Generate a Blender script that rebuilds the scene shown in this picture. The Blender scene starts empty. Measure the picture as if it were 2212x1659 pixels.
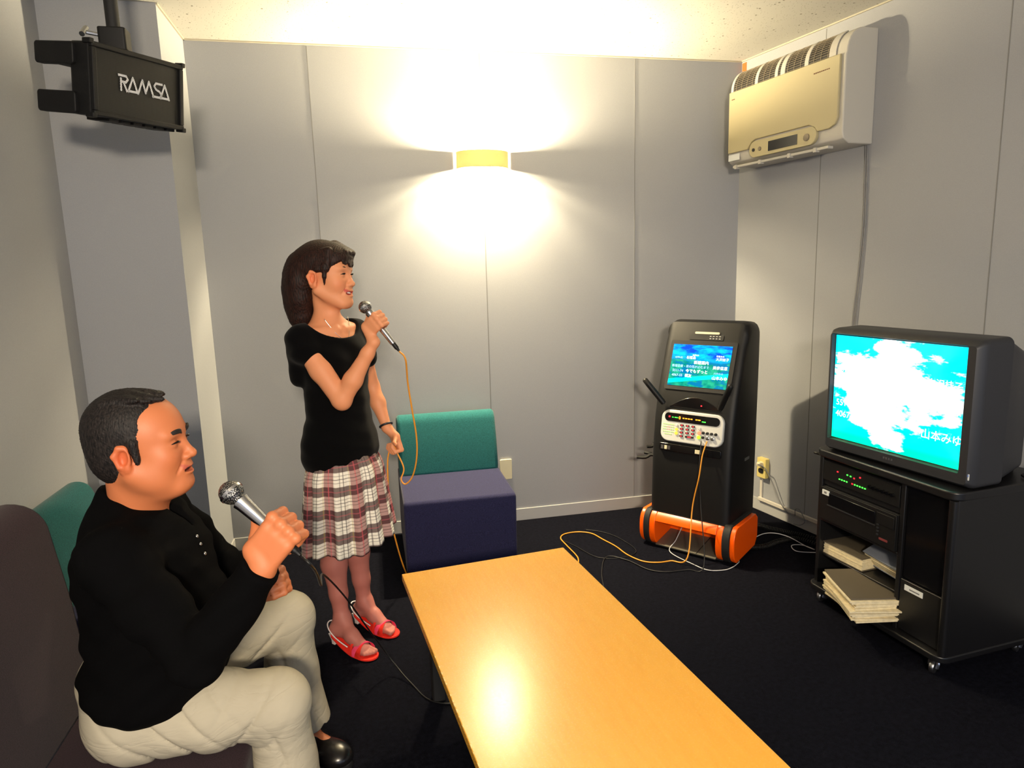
import bpy, bmesh, math, random
import numpy as np
from mathutils import Vector, Matrix
random.seed(7)
S = bpy.context.scene
COL = S.collection
PI = math.pi

# ------------------------------------------------------------------ scene frame
HC = 1.53                      # eye height of the photographer
WY = 2.541 * HC                # back wall
RA = .1825                     # the right wall is canted
DR = 1.9424 * HC
ZC = HC * 1.7729               # ceiling
NR = Vector((math.cos(RA), math.sin(RA), 0))
CX = (DR - WY * NR.y) / NR.x
UR = Vector((NR.y, -NR.x, 0))  # along the right wall, towards the photographer
CORNER = Vector((CX, WY, 0))
PX, PY = -.79, 3.42            # free corner of the pillar
LX = -1.26                     # left wall
YN = -1.9                      # near end of the modelled room

# ------------------------------------------------------------------ tagging
def tag(o, label=None, cat=None, group=None, kind=None):
    if label: o['label'] = label
    if cat: o['category'] = cat
    if group: o['group'] = group
    if kind: o['kind'] = kind
    return o
def empty(name, loc=(0, 0, 0), rz=0, label=None, cat=None, group=None):
    o = bpy.data.objects.new(name, None); COL.objects.link(o)
    o.empty_display_size = .05
    o.location = loc; o.rotation_euler = (0, 0, rz)
    return tag(o, label, cat, group)
def obj(name, me, mat=None, parent=None, smooth=None, off=None, bevel=None, label=None):
    """one mesh object; me is a bmesh or (verts, faces)"""
    m = bpy.data.meshes.new(name)
    if isinstance(me, bmesh.types.BMesh):
        bmesh.ops.recalc_face_normals(me, faces=me.faces)
        me.to_mesh(m); me.free()
    else:
        m.from_pydata(*me)
    if off is not None:
        m.transform(Matrix.Translation(-Vector(off)))
    o = bpy.data.objects.new(name, m); COL.objects.link(o)
    if mat is not None:
        for x in (mat if isinstance(mat, (list, tuple)) else [mat]): m.materials.append(x)
    if parent is not None: o.parent = parent
    if smooth:
        for p in m.polygons: p.use_smooth = True
        if smooth is not True: m.set_sharp_from_angle(angle=math.radians(smooth))
    if bevel:
        b = o.modifiers.new('bevel', 'BEVEL'); b.width = bevel; b.segments = 3; b.limit_method = 'ANGLE'; b.angle_limit = math.radians(40)
        for p in m.polygons: p.use_smooth = True
        m.set_sharp_from_angle(angle=math.radians(50))
    if label: o['label'] = label
    return o

# ------------------------------------------------------------------ mesh helpers
def BM(): return bmesh.new()
def box(bm, x0, x1, y0, y1, z0, z1, mi=0, M=None):
    v = [bm.verts.new((x, y, z)) for x in (x0, x1) for y in (y0, y1) for z in (z0, z1)]
    if M is not None:
        for q in v: q.co = M @ q.co
    for f in ((0, 1, 3, 2), (4, 6, 7, 5), (0, 4, 5, 1), (2, 3, 7, 6), (0, 2, 6, 4), (1, 5, 7, 3)):
        bm.faces.new([v[i] for i in f]).material_index = mi
    return bm
def rbox(bm, x0, x1, y0, y1, z0, z1, r, axis='z', seg=5, mi=0):
    """box with the four edges along one axis rounded"""
    A = {'x': (y0, y1, z0, z1, x0, x1), 'y': (x0, x1, z0, z1, y0, y1), 'z': (x0, x1, y0, y1, z0, z1)}[axis]
    a0, a1, b0, b1, c0, c1 = A
    pts = []
    for cx, cy, s in ((a1 - r, b1 - r, 0), (a0 + r, b1 - r, 1), (a0 + r, b0 + r, 2), (a1 - r, b0 + r, 3)):
        for i in range(seg + 1):
            t = (s + i / seg) * PI / 2
            pts.append((cx + r * math.cos(t), cy + r * math.sin(t)))
    return prism(bm, pts, c0, c1, axis, mi)
def prism(bm, pts, c0, c1, axis='z', mi=0):
    def mk(p, c): return {'x': (c, p[0], p[1]), 'y': (p[0], c, p[1]), 'z': (p[0], p[1], c)}[axis]
    a = [bm.verts.new(mk(p, c0)) for p in pts]; b = [bm.verts.new(mk(p, c1)) for p in pts]
    n = len(pts)
    for i in range(n):
        bm.faces.new((a[i], a[(i + 1) % n], b[(i + 1) % n], b[i])).material_index = mi
    bm.faces.new(a[::-1]).material_index = mi; bm.faces.new(b).material_index = mi
    return bm
def loft(bm, rings, cap=True, closed=True, mi=0):
    R = [[bm.verts.new(p) for p in r] for r in rings]
    n = len(R[0])
    for a, b in zip(R, R[1:]):
        for i in range(n if closed else n - 1):
            bm.faces.new((a[i], a[(i + 1) % n], b[(i + 1) % n], b[i])).material_index = mi
    if cap:
        bm.faces.new(R[0][::-1]).material_index = mi; bm.faces.new(R[-1]).material_index = mi
    return bm
def catmull(P, n=8):
    P = [Vector(p) for p in P]; out = []
    Q = [2 * P[0] - P[1]] + P + [2 * P[-1] - P[-2]]
    for i in range(1, len(Q) - 2):
        a, b, c, d = Q[i - 1:i + 3]
        for k in range(n):
            t = k / n
            out.append(.5 * ((2 * b) + (c - a) * t + (2 * a - 5 * b + 4 * c - d) * t * t + (3 * b - a - 3 * c + d) * t ** 3))
    out.append(P[-1]); return out
def tube(bm, P, r, seg=8, smooth=8, mi=0, radii=None):
    Q = catmull(P, smooth) if smooth else [Vector(p) for p in P]
    rings = []; up = Vector((0, 0, 1)); prev = None
    for i, q in enumerate(Q):
        d = (Q[min(i + 1, len(Q) - 1)] - Q[max(i - 1, 0)]).normalized()
        if prev is None:
            a = d.cross(up if abs(d.z) < .9 else Vector((1, 0, 0))).normalized()
        else:
            a = (prev - d * prev.dot(d)).normalized()
        prev = a; b = d.cross(a)
        rr = r if radii is None else radii(i / (len(Q) - 1))
        rings.append([q + a * rr * math.cos(2 * PI * k / seg) + b * rr * math.sin(2 * PI * k / seg) for k in range(seg)])
    return loft(bm, rings, mi=mi)
def lathe(bm, prof, M=None, seg=24, mi=0):
    """prof: (r, z) from bottom to top"""
    rings = []
    for r, z in prof:
        rings.append([Vector((max(r, 1e-5) * math.cos(2 * PI * k / seg), max(r, 1e-5) * math.sin(2 * PI * k / seg), z)) for k in range(seg)])
    if M is not None: rings = [[M @ p for p in r] for r in rings]
    return loft(bm, rings, mi=mi)
def axis_matrix(o, z, x=None):
    z = Vector(z).normalized()
    x = Vector(x) if x is not None else (Vector((1, 0, 0)) if abs(z.x) < .8 else Vector((0, 1, 0)))
    x = (x - z * x.dot(z)).normalized(); y = z.cross(x)
    M = Matrix((x, y, z)).transposed().to_4x4(); M.translation = Vector(o)
    return M
def text(name, s, mat, parent, M, size, ext=.0004, align='LEFT', xs=1, label=None):
    c = bpy.data.curves.new(name, 'FONT'); c.body = s; c.size = size; c.extrude = ext; c.align_x = align
    o = bpy.data.objects.new(name, c); COL.objects.link(o); c.materials.append(mat)
    bpy.context.view_layer.update(); me = bpy.data.meshes.new_from_object(o.evaluated_get(bpy.context.evaluated_depsgraph_get()))
    bpy.data.objects.remove(o); o = bpy.data.objects.new(name, me); COL.objects.link(o); me.materials.clear(); me.materials.append(mat)
    o.parent = parent; o.matrix_local = M @ Matrix.Diagonal((xs, 1, 1, 1))
    if label: o['label'] = label
    return o

# ------------------------------------------------------------------ materials
def lin(c):
    return tuple((x / 255 / 12.92 if x / 255 <= .04045 else ((x / 255 + .055) / 1.055) ** 2.4) for x in c)
def mat(name, rgb=None, rough=.6, metal=0, spec=.5, coat=0, sheen=0, bump=None, emis=None, es=1, raw=None, sss=0, vary=None, attr=None):
    """bump = (scale, strength, distance); vary = (scale, amount)"""
    m = bpy.data.materials.new(name); m.use_nodes = True
    nt = m.node_tree; b = nt.nodes['Principled BSDF']; L = nt.links.new
    c = raw if raw else lin(rgb) if rgb else (.5, .5, .5)
    b.inputs['Base Color'].default_value = (*c, 1)
    b.inputs['Roughness'].default_value = rough; b.inputs['Metallic'].default_value = metal
    b.inputs['Specular IOR Level'].default_value = spec
    b.inputs['Coat Weight'].default_value = coat; b.inputs['Coat Roughness'].default_value = .15
    b.inputs['Sheen Weight'].default_value = sheen
    if sss:
        b.inputs['Subsurface Weight'].default_value = sss; b.inputs['Subsurface Radius'].default_value = (.012, .005, .003); b.inputs['Subsurface Scale'].default_value = 1
    tc = nt.nodes.new('ShaderNodeTexCoord')
    if attr:
        a = nt.nodes.new('ShaderNodeAttribute'); a.attribute_name = attr; L(a.outputs['Color'], b.inputs['Base Color'])
    if vary:
        n = nt.nodes.new('ShaderNodeTexNoise'); n.inputs['Scale'].default_value = vary[0]; n.inputs['Detail'].default_value = 6
        L(tc.outputs['Object'], n.inputs['Vector'])
        mx = nt.nodes.new('ShaderNodeMix'); mx.data_type = 'RGBA'; mx.blend_type = 'MULTIPLY'
        mx.inputs['Factor'].default_value = 1
        r = nt.nodes.new('ShaderNodeMapRange'); r.inputs['From Min'].default_value = .3; r.inputs['From Max'].default_value = .7
        r.inputs['To Min'].default_value = 1 - vary[1]; r.inputs['To Max'].default_value = 1 + vary[1]; r.clamp = False
        L(n.outputs['Fac'], r.inputs['Value'])
        if attr: L(a.outputs['Color'], mx.inputs[6])
        else: mx.inputs[6].default_value = (*c, 1)
        L(r.outputs['Result'], mx.inputs[7]); L(mx.outputs[2], b.inputs['Base Color'])
    if bump:
        n = nt.nodes.new('ShaderNodeTexNoise'); n.inputs['Scale'].default_value = bump[0]; n.inputs['Detail'].default_value = 4
        L(tc.outputs['Object'], n.inputs['Vector'])
        bp = nt.nodes.new('ShaderNodeBump'); bp.inputs['Strength'].default_value = bump[1]; bp.inputs['Distance'].default_value = bump[2]
        L(n.outputs['Fac'], bp.inputs['Height']); L(bp.outputs['Normal'], b.inputs['Normal'])
    if emis:
        b.inputs['Emission Color'].default_value = (*lin(emis), 1); b.inputs['Emission Strength'].default_value = es
    return m
class NT:
    """small node-graph helper"""
    def __init__(s, m): s.t = m.node_tree; s.b = s.t.nodes['Principled BSDF']
    def n(s, typ, **kw):
        x = s.t.nodes.new('ShaderNode' + typ)
        for k, v in kw.items():
            if k.startswith('_'): setattr(x, k[1:], v)
            else:
                k = int(k[1:]) if k[0] == 'i' and k[1:].isdigit() else k.replace('_', ' ')
                if hasattr(v, 'is_linked') or isinstance(v, bpy.types.NodeSocket): s.t.links.new(v, x.inputs[k])
                else: x.inputs[k].default_value = v
        return x
    def math(s, op, a, b=0, c=0): return s.n('Math', _operation=op, i0=a, i1=b, i2=c).outputs[0]
    def mix(s, f, a, b, mode='MIX'):
        x = s.n('Mix', _data_type='RGBA', _blend_type=mode)
        for i, v in ((0, f), (6, a), (7, b)):
            if isinstance(v, bpy.types.NodeSocket): s.t.links.new(v, x.inputs[i])
            else: x.inputs[i].default_value = v if i == 0 else (*v, 1)
        return x.outputs[2]
    def link(s, a, b): s.t.links.new(a, b)

M = {}
M['black_plastic'] = mat('black_plastic', (12, 12, 13), .52, spec=.35, bump=(900, .15, .0005))
M['black_gloss'] = mat('black_gloss', (12, 12, 14), .12)
M['black_matte'] = mat('black_matte', (16, 16, 18), .7)
M['tv_plastic'] = mat('tv_plastic', (38, 39, 43), .5, bump=(1200, .2, .0005))
M['cabinet_black'] = mat('cabinet_black', (18, 18, 20), .36, bump=(500, .25, .0006))
M['steel'] = mat('steel', (190, 192, 196), .3, metal=1)
M['chrome'] = mat('chrome', (215, 215, 218), .16, metal=1)
M['beige_plastic'] = mat('beige_plastic', (205, 196, 160), .5)
M['ivory'] = mat('ivory', (214, 205, 172), .5)
M['orange'] = mat('orange_plastic', (255, 92, 0), .35)
M['panel_white'] = mat('panel_white', (205, 205, 200), .4)
M['paper'] = mat('paper', (222, 208, 170), .85, vary=(60, .12))
M['paper_grey'] = mat('book_cover_grey', (120, 126, 138), .6)
M['paper_dark'] = mat('book_cover_brown', (88, 80, 66), .6)
M['white_label'] = mat('white_label', (225, 228, 225), .6)
M['cord_yellow'] = mat('yellow_cord', (226, 150, 45), .45)
M['cord_black'] = mat('black_cord', (10, 10, 11), .5)
M['cord_white'] = mat('white_cord', (205, 205, 208), .45)
M['cord_grey'] = mat('grey_cord', (120, 120, 122), .6)
M['tray_metal'] = mat('tray_metal', (120, 116, 104), .5, metal=.6)
def led(name, rgb, s): return mat(name, rgb, .5, emis=rgb, es=s)
M['led_red'] = led('led_red', (255, 30, 40), 3); M['led_green'] = led('led_green', (60, 255, 60), 3)
M['led_orange'] = led('led_orange', (255, 140, 30), 3); M['key_yellow'] = led('key_yellow', (240, 190, 60), .9)
M['key_green'] = led('key_green', (160, 230, 40), .9); M['key_salmon'] = led('key_salmon', (240, 130, 100), .7)

# walls: a fine woven wall cloth
def cloth_wall(name, rgb):
    m = mat(name, rgb, .9, spec=.2); t = NT(m)
    tc = t.n('TexCoord').outputs['Object']
    n1 = t.n('TexNoise', Vector=tc, Scale=260., Detail=3.).outputs[0]
    n2 = t.n('TexNoise', Vector=tc, Scale=1.4, Detail=3.).outputs[0]
    w = t.n('TexWave', _bands_direction='Z', Vector=tc, Scale=160., Distortion=3., Detail=2.).outputs[1]
    f = t.math('ADD', t.math('MULTIPLY', n1, .5), t.math('MULTIPLY', w, .25))
    c = t.mix(f, tuple(x * .80 for x in lin(rgb)), tuple(x * 1.18 for x in lin(rgb)))
    c = t.mix(t.math('MULTIPLY', n2, .5), c, tuple(x * .85 for x in lin(rgb)))
    t.link(c, t.b.inputs['Base Color'])
    bp = t.n('Bump', Strength=.35, Distance=.001, Height=f); t.link(bp.outputs[0], t.b.inputs['Normal'])
    return m
M['wall'] = cloth_wall('wall_cloth', (158, 160, 164))
M['skirting'] = mat('skirting_vinyl', (176, 176, 174), .5)
M['seam'] = mat('wall_seam', (118, 118, 118), .8)
def ceiling_mat():
    m = mat('ceiling_board', (206, 204, 196), .9); t = NT(m)
    tc = t.n('TexCoord').outputs['Object']
    v = t.n('TexVoronoi', Vector=tc, Scale=26.)
    d = t.n('MapRange', Value=v.outputs['Distance'], i1=.10, i2=.16, i3=1., i4=0.).outputs[0]
    r = t.n('TexNoise', Vector=tc, Scale=17., Detail=1.).outputs[0]
    k = t.math('MULTIPLY', d, t.math('GREATER_THAN', r, .5))
    v2 = t.n('TexVoronoi', Vector=tc, Scale=70.)
    d2 = t.n('MapRange', Value=v2.outputs['Distance'], i1=.12, i2=.2, i3=.6, i4=0.).outputs[0]
    k = t.math('MAXIMUM', k, d2)
    t.link(t.mix(k, lin((182, 180, 172)), lin((104, 96, 80))), t.b.inputs['Base Color'])
    bp = t.n('Bump', Strength=.6, Distance=.002, Height=k, _invert=True); t.link(bp.outputs[0], t.b.inputs['Normal'])
    return m
M['ceiling'] = ceiling_mat()
def carpet_mat():
    m = mat('carpet', (24, 25, 34), .95, spec=.03); t = NT(m)
    tc = t.n('TexCoord').outputs['Object']
    n = t.n('TexNoise', Vector=tc, Scale=330., Detail=3.).outputs[0]
    n2 = t.n('TexNoise', Vector=tc, Scale=60., Detail=3.).outputs[0]
    f = t.n('MapRange', Value=t.math('ADD', t.math('MULTIPLY', n, .6), t.math('MULTIPLY', n2, .4)), i1=.35, i2=.65).outputs[0]
    t.link(t.mix(f, lin((6, 6, 10)), lin((22, 23, 32))), t.b.inputs['Base Color'])
    bp = t.n('Bump', Strength=.8, Distance=.003, Height=n); t.link(bp.outputs[0], t.b.inputs['Normal'])
    return m
M['carpet'] = carpet_mat()
def fabric(name, rgb, sc=420):
    m = mat(name, rgb, .95, spec=.15, sheen=.1); t = NT(m)
    tc = t.n('TexCoord').outputs['Object']
    n = t.n('TexNoise', Vector=tc, Scale=float(sc), Detail=2.).outputs[0]
    f = t.n('MapRange', Value=n, i1=.35, i2=.65).outputs[0]
    t.link(t.mix(f, tuple(x * .6 for x in lin(rgb)), tuple(x * 1.4 for x in lin(rgb))), t.b.inputs['Base Color'])
    bp = t.n('Bump', Strength=.5, Distance=.0012, Height=n); t.link(bp.outputs[0], t.b.inputs['Normal'])
    return m
M['green_cloth'] = fabric('green_upholstery', (27, 82, 84)); M['navy_cloth'] = fabric('navy_upholstery', (36, 36, 66))
M['purple_cloth'] = fabric('purple_upholstery', (40, 22, 30))
def wood_mat():
    m = mat('table_wood', (226, 168, 74), .3, spec=.5); t = NT(m)
    tc = t.n('TexCoord').outputs['Object']
    mp = t.n('Mapping', Vector=tc, Scale=(26., 2.2, 26.)).outputs[0]
    n = t.n('TexNoise', Vector=mp, Scale=3., Detail=8., Roughness=.6, Distortion=.3).outputs[0]
    f = t.n('MapRange', Value=n, i1=.3, i2=.7).outputs[0]
    n2 = t.n('TexNoise', Vector=tc, Scale=220., Detail=3.).outputs[0]
    c = t.mix(f, lin((238, 172, 62)), lin((242, 182, 72)))
    c = t.mix(t.math('MULTIPLY', n2, .3), c, lin((214, 146, 48)))
    t.link(c, t.b.inputs['Base Color'])
    t.link(t.n('MapRange', Value=n2, i1=.3, i2=.7, i3=.2, i4=.3).outputs[0], t.b.inputs['Roughness'])
    bp = t.n('Bump', Strength=.12, Distance=.0006, Height=n2); t.link(bp.outputs[0], t.b.inputs['Normal'])
    return m
M['wood'] = wood_mat()
# ------------------------------------------------------------------ the room
def struct(name, me, m, **kw): return tag(obj(name, me, m, **kw), kind='structure')
def rect_w(bm, P, u, w, z0, z1, n, th, s0=0):
    """board on a wall: start P, along u from s0 to w, thickness th along n"""
    P = Vector(P); u = Vector(u); n = Vector(n)
    c = [P + u * s + n * t + Vector((0, 0, z)) for s in (s0, w) for t in (0, th) for z in (z0, z1)]
    v = [bm.verts.new(q) for q in c]
    for f in ((0, 1, 3, 2), (4, 6, 7, 5), (0, 4, 5, 1), (2, 3, 7, 6), (0, 2, 6, 4), (1, 5, 7, 3)):
        bm.faces.new([v[i] for i in f])
    return bm
NRi = -NR                        # into the room from the right wall
RLEN = (WY - YN) / -UR.y
RN = CORNER + UR * RLEN
floor_pts = [(LX - .1, YN), (RN.x + .2, YN), (CX + .2, WY + .1), (LX - .1, WY + .1)]
struct('floor', prism(BM(), floor_pts, -.05, 0), M['carpet'])
struct('ceiling', prism(BM(), floor_pts, ZC, ZC + .08), M['ceiling'])
struct('wall_back', box(BM(), PX - .6, CX + .3, WY, WY + .1, 0, ZC), M['wall'])
struct('wall_right', rect_w(BM(), CORNER - UR * .1, UR, RLEN + .1, 0, ZC, NR, .1), M['wall'])
struct('wall_left', box(BM(), LX - .1, LX, YN, PY + .02, 0, ZC), M['wall'])
struct('wall_pillar', box(BM(), LX - .05, PX, PY, WY + .02, 0, ZC), M['wall'])
def seam(P, u, n, s, i, z0=.078):
    # a groove filled with a thin dark reveal strip
    struct('trim_%d' % i, rect_w(BM(), P, u, s + .0022, z0, ZC - .012, n, .0012, s - .0022), M['seam'])
i = 1
for x in (-.196, .713, 1.623):
    seam((x, WY, 0), (1, 0, 0), (0, -1, 0), 0, i); i += 1
for s in (.62, 1.535, 2.45):
    seam(CORNER, UR, NRi, s, i); i += 1
seam((LX, 2.5, 0), (0, -1, 0), (1, 0, 0), 0, i); i += 1
BH = .0755
def skirt_board(name, P, u, w, n):
    bm = rect_w(BM(), P, u, w, 0, BH, n, .008)
    struct(name, bm, M['skirting'], bevel=.002)
skirt_board('baseboard_back', (PX, WY, 0), (1, 0, 0), CX - PX, (0, -1, 0))
skirt_board('baseboard_right', CORNER, UR, RLEN, NRi)
skirt_board('baseboard_pillar', (PX, PY, 0), (0, 1, 0), WY - PY, (1, 0, 0))
skirt_board('baseboard_front_of_pillar', (LX, PY, 0), (1, 0, 0), PX - LX, (0, -1, 0))
skirt_board('baseboard_left', (LX, YN, 0), (0, 1, 0), PY - YN, (1, 0, 0))
M['cove'] = mat('cove_strip', (170, 164, 146), .5)
def cove(P, u, w, n):
    global i
    struct('trim_%d' % i, rect_w(BM(), P, u, w, ZC - .007, ZC, n, .008), M['cove']); i += 1
cove((PX, WY, 0), (1, 0, 0), CX - PX, (0, -1, 0)); cove(CORNER, UR, RLEN, NRi)
cove((PX, PY, 0), (0, 1, 0), WY - PY, (1, 0, 0))
# frame of the right wall: local x runs along the wall, y into the room, z up
def wallR(s, d=0, z=0):
    Mx = Matrix((UR, NRi, Vector((0, 0, 1)))).transposed().to_4x4(); Mx.translation = CORNER + UR * s + NRi * d + Vector((0, 0, z)); return Mx
def empty_M(name, Mx, **kw):
    o = empty(name, **kw); o.matrix_world = Mx; return o

# ------------------------------------------------------------------ wall lamp
def sconce():
    t = empty('wall_lamp', (.71, WY, 2.134), label='lit half-round wall lamp glowing up and down on the back wall', cat='lamp')
    R, h, th = .148, .045, .004
    M['shade'] = mat('lamp_shade', (196, 170, 104), .6)
    _t = NT(M['shade']); _tr = _t.t.nodes.new('ShaderNodeBsdfTranslucent'); _tr.inputs['Color'].default_value = (1, .86, .60, 1)
    _mx = _t.n('MixShader', Fac=.13); _t.link(_t.b.outputs[0], _mx.inputs[1]); _t.link(_tr.outputs[0], _mx.inputs[2])
    _t.link(_mx.outputs[0], next(q for q in _t.t.nodes if q.type == 'OUTPUT_MATERIAL').inputs[0])
    prof = []
    n = 28
    for k in range(n + 1):
        a = PI * k / n
        prof.append((-math.cos(a) * R, -math.sin(a) * .10 - .004))
    inn = [(x * (1 - th / R), y * .96) for x, y in prof][::-1]
    bm = BM()
    a = [bm.verts.new((x, y, -h)) for x, y in prof]; b = [bm.verts.new((x, y, h)) for x, y in prof]
    c = [bm.verts.new((x, y, h)) for x, y in inn[::-1]]; d = [bm.verts.new((x, y, -h)) for x, y in inn[::-1]]
    for k in range(n):
        bm.faces.new((a[k], a[k + 1], b[k + 1], b[k])); bm.faces.new((b[k], b[k + 1], c[k + 1], c[k]))
        bm.faces.new((c[k], c[k + 1], d[k + 1], d[k])); bm.faces.new((d[k], d[k + 1], a[k + 1], a[k]))
    obj('lamp_shade', bm, M['shade'], t, smooth=40)
    obj('back_plate', box(BM(), -.05, .05, -.012, 0, -.03, .03), M['ivory'], t)
    M['bulb'] = mat('bulb', (255, 240, 210), .5, emis=(255, 234, 190), es=16500)
    for x, z in ((-.045, .026), (.045, .026), (0, -.018)):
        bm = BM(); bmesh.ops.create_uvsphere(bm, u_segments=16, v_segments=10, radius=.016 if z > 0 else .0095, matrix=Matrix.Translation((x, -.05, z)))
        obj('bulb', bm, M['bulb'], t, smooth=True)
sconce()

# ------------------------------------------------------------------ air conditioner on the right wall
def aircon():
    s0, s1 = .135, .93; L = s1 - s0
    t = empty_M('air_conditioner', wallR(s0, 0, 2.08), label='beige wall air conditioner with a dark slotted grille in the top corner', cat='air conditioner')
    # 2.08 .. 2.60 high, .2 deep.  local: x along wall, y depth, z
    H, D = .53, .205
    M['ac'] = mat('ac_body', (184, 181, 172), .5); M['ac_front'] = mat('ac_front_panel', (172, 162, 126), .5)
    M['ac_dark'] = mat('ac_grille_dark', (28, 26, 24), .6); M['ac_slat'] = mat('ac_slat', (120, 110, 92), .5)
    bm = BM()
    prof = [(0, 0), (D - .05, 0), (D - .012, .02), (D - .004, .05), (D - .004, H - .135)]
    for k in range(9):
        a = k / 8 * PI / 2
        prof.append((D - .03 - .085 + .105 * math.cos(a), H - .12 + .115 * math.sin(a)))
    prof += [(0, H)]
    prism(bm, prof, 0, L, 'x')
    obj('body', bm, M['ac'], t, bevel=.006)
    # front panel
    bm = BM()
    pts = [(.0, .075)]
    pts = [(.012, .07), (.17, .07), (.20, .105), (.23, .115), (.60, .115), (.635, .10), (.655, .075), (L - .07, .075), (L - .035, .09), (L - .022, .12), (L - .022, H - .128), (.012, H - .128)]
    prism(bm, pts, D - .004, D + .010, 'y')
    obj('front_panel', bm, M['ac_front'], t, bevel=.004)
    # grille set in the rounded top: dark strip with slats
    bm = BM(); rings = []
    for k in range(9):
        a = (-.02 + .80 * k / 8) * PI / 2
        rings.append([(x, D - .115 + .107 * math.cos(a), H - .12 + .117 * math.sin(a)) for x in (.012, L - .06)])
    R = [[bm.verts.new(p) for p in r] for r in rings]
    for p, q in zip(R, R[1:]): bm.faces.new((p[0], p[1], q[1], q[0]))
    g = obj('grille', bm, M['ac_dark'], t)
    so = g.modifiers.new('thick', 'SOLIDIFY'); so.thickness = .002
    bm = BM()
    for k in range(13):
        a = (.0 + .76 * k / 12) * PI / 2
        c = Vector((0, D - .115 + .109 * math.cos(a), H - .12 + .119 * math.sin(a)))
        tube(bm, [c + Vector((.012, 0, 0)), c + Vector((L - .06, 0, 0))], .0014, 5, 0)
    obj('slats', bm, M['ac_slat'], g)
    for x, w in ((.012, .018), (.20, .022), (.345, .02), (.385, .03), (.545, .024), (L - .10, .04)):
        bm = BM(); rings = []
        for k in range(9):
            a = (-.02 + .80 * k / 8) * PI / 2
            rings.append([(xx, D - .115 + r * math.cos(a), H - .12 + (r + .01) * math.sin(a)) for xx, r in ((x, .106), (x, .1115), (x + w, .1115), (x + w, .106))])
        loft(bm, rings)
        obj('grille_rib', bm, M['ac'], g)
    bm = BM()
    for x in np.linspace(.05, L - .11, 16):
        rings = []
        for k in range(9):
            a = (-.02 + .80 * k / 8) * PI / 2
            rings.append([(xx, D - .115 + r * math.cos(a), H - .12 + (r + .01) * math.sin(a)) for xx, r in ((x, .108), (x, .1105), (x + .003, .1105), (x + .003, .108))])
        loft(bm, rings)
    obj('grille_wires', bm, M['ac_slat'], g)
    # control strip: an elongated pod
    bm = BM(); rbox(bm, .19, .655, D - .004, D + .014, .018, .105, .042, 'y', 8)
    pod = obj('control_pod', bm, M['ac_front'], t, bevel=.003)
    obj('display', box(BM(), .335, .535, D + .012, D + .016, .035, .085), M['black_gloss'], pod)
    for x, r, m in ((.225, .009, 'ac_dark'), (.272, .011, 'ac_slat'), (.595, .018, 'ac_slat')):
        bm = BM(); lathe(bm, [(0, -.002), (r, -.002), (r, .004), (r * .8, .006), (0, .006)], axis_matrix((x, D + .014, .058), (0, 1, 0)), 20)
        obj('button', bm, M[m], pod, smooth=40)
    obj('sticker', box(BM(), .012, .10, D + .0, D + .004, .028, .062), M['white_label'], t)
    bm = BM(); box(bm, .03, L - .09, D - .05, D - .012, -.012, .002)
    v = obj('louvre', bm, M['ac'], t, bevel=.003)
    for x in (.05, .24, .45, .62):
        obj('louvre_hinge', box(BM(), x, x + .018, D - .03, D - .006, -.018, .004), M['ac'], v)
    M['mark'] = mat('brown_marking', (96, 60, 36), .6)
    bm = BM()
    for k in range(9): box(bm, L - .175 + k * .011, L - .175 + k * .011 + .008, D + .0095, D + .0112, H - .183 + k * .0002, H - .177)
    obj('model_marking', bm, M['mark'], t)
    obj('maker_marking', box(BM(), .035, .06, D + .0095, D + .0112, H - .172, H - .167), M['mark'], t)
aircon()
# grey twin cable hanging down the wall from the air conditioner
bm = BM()
for o_, m in ((0, 0), (.010, .003)):
    P = [CORNER + UR * s + NRi * .008 + Vector((0, 0, z)) for s, z in ((.9 + o_, 2.10), (.906 + o_, 1.95), (.912 + o_, 1.7), (.90 + o_ * 1.3, 1.45), (.885 + o_ * 1.5, 1.25), (.885 + o_, 1.0), (.90 + o_, .7), (.93 + o_, .5))]
    tube(bm, P, .0035, 6, 6)
tag(obj('wall_cable', bm, M['cord_grey'], smooth=True), 'thin grey twin cable hanging down the right wall below the air conditioner', 'cable')
# orange tape at the top of the corner
M['tape'] = mat('orange_tape', (196, 92, 30), .7)
tag(obj('tape_strip', rect_w(BM(), CORNER, UR, .04, ZC - .075, ZC - .014, NRi, .0015, .004), M['tape']), 'short strip of orange tape at the top of the wall corner', 'tape')

# ------------------------------------------------------------------ sockets, raceway
def outlet(Mx, label, cat='socket', tall=False):
    t = empty_M('wall_socket', Mx, label=label, cat=cat)
    h = .062
    bm = BM(); rbox(bm, -.036, .036, 0, .012 if not tall else .03, -h, h, .006, 'y', 3)
    M.setdefault('socket', mat('socket_plastic', (214, 196, 120), .45))
    obj('face_plate', bm, M['socket'] if tall else M['ivory'], t, bevel=.002)
    return t
t = outlet(wallR(.300, 0, .285), 'yellowed surface-mounted wall socket with a plug and cord between karaoke machine and television stand', tall=True)
obj('upper_receptacle', rbox(BM(), -.02, .02, .028, .033, .008, .042, .012, 'y'), M['ivory'], t)
obj('lower_receptacle', rbox(BM(), -.02, .02, .028, .034, -.032, -.002, .012, 'y'), M['black_matte'], t)
bm = BM(); rbox(bm, -.012, .014, .033, .058, .014, .038, .005, 'x')
tag(obj('plug', bm, M['ivory'], t, bevel=.002))
Mx = wallR(0)
P = [Mx @ Vector(p) for p in ((.30, .058, .31), (.33, .062, .316), (.365, .05, .29), (.41, .03, .2), (.47, .03, .11), (.55, .04, .075), (.62, .06, .085), (.70, .07, .09))]
tag(obj('power_cord', tube(BM(), P, .0028, 6), M['cord_grey'], smooth=True), 'thin beige power cord drooping from the yellowed wall socket', 'cord')
M['raceway'] = mat('raceway_plastic', (206, 200, 188), .5)
bm = BM(); box(bm, .272, .290, 0, .010, .085, .224); 
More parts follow.
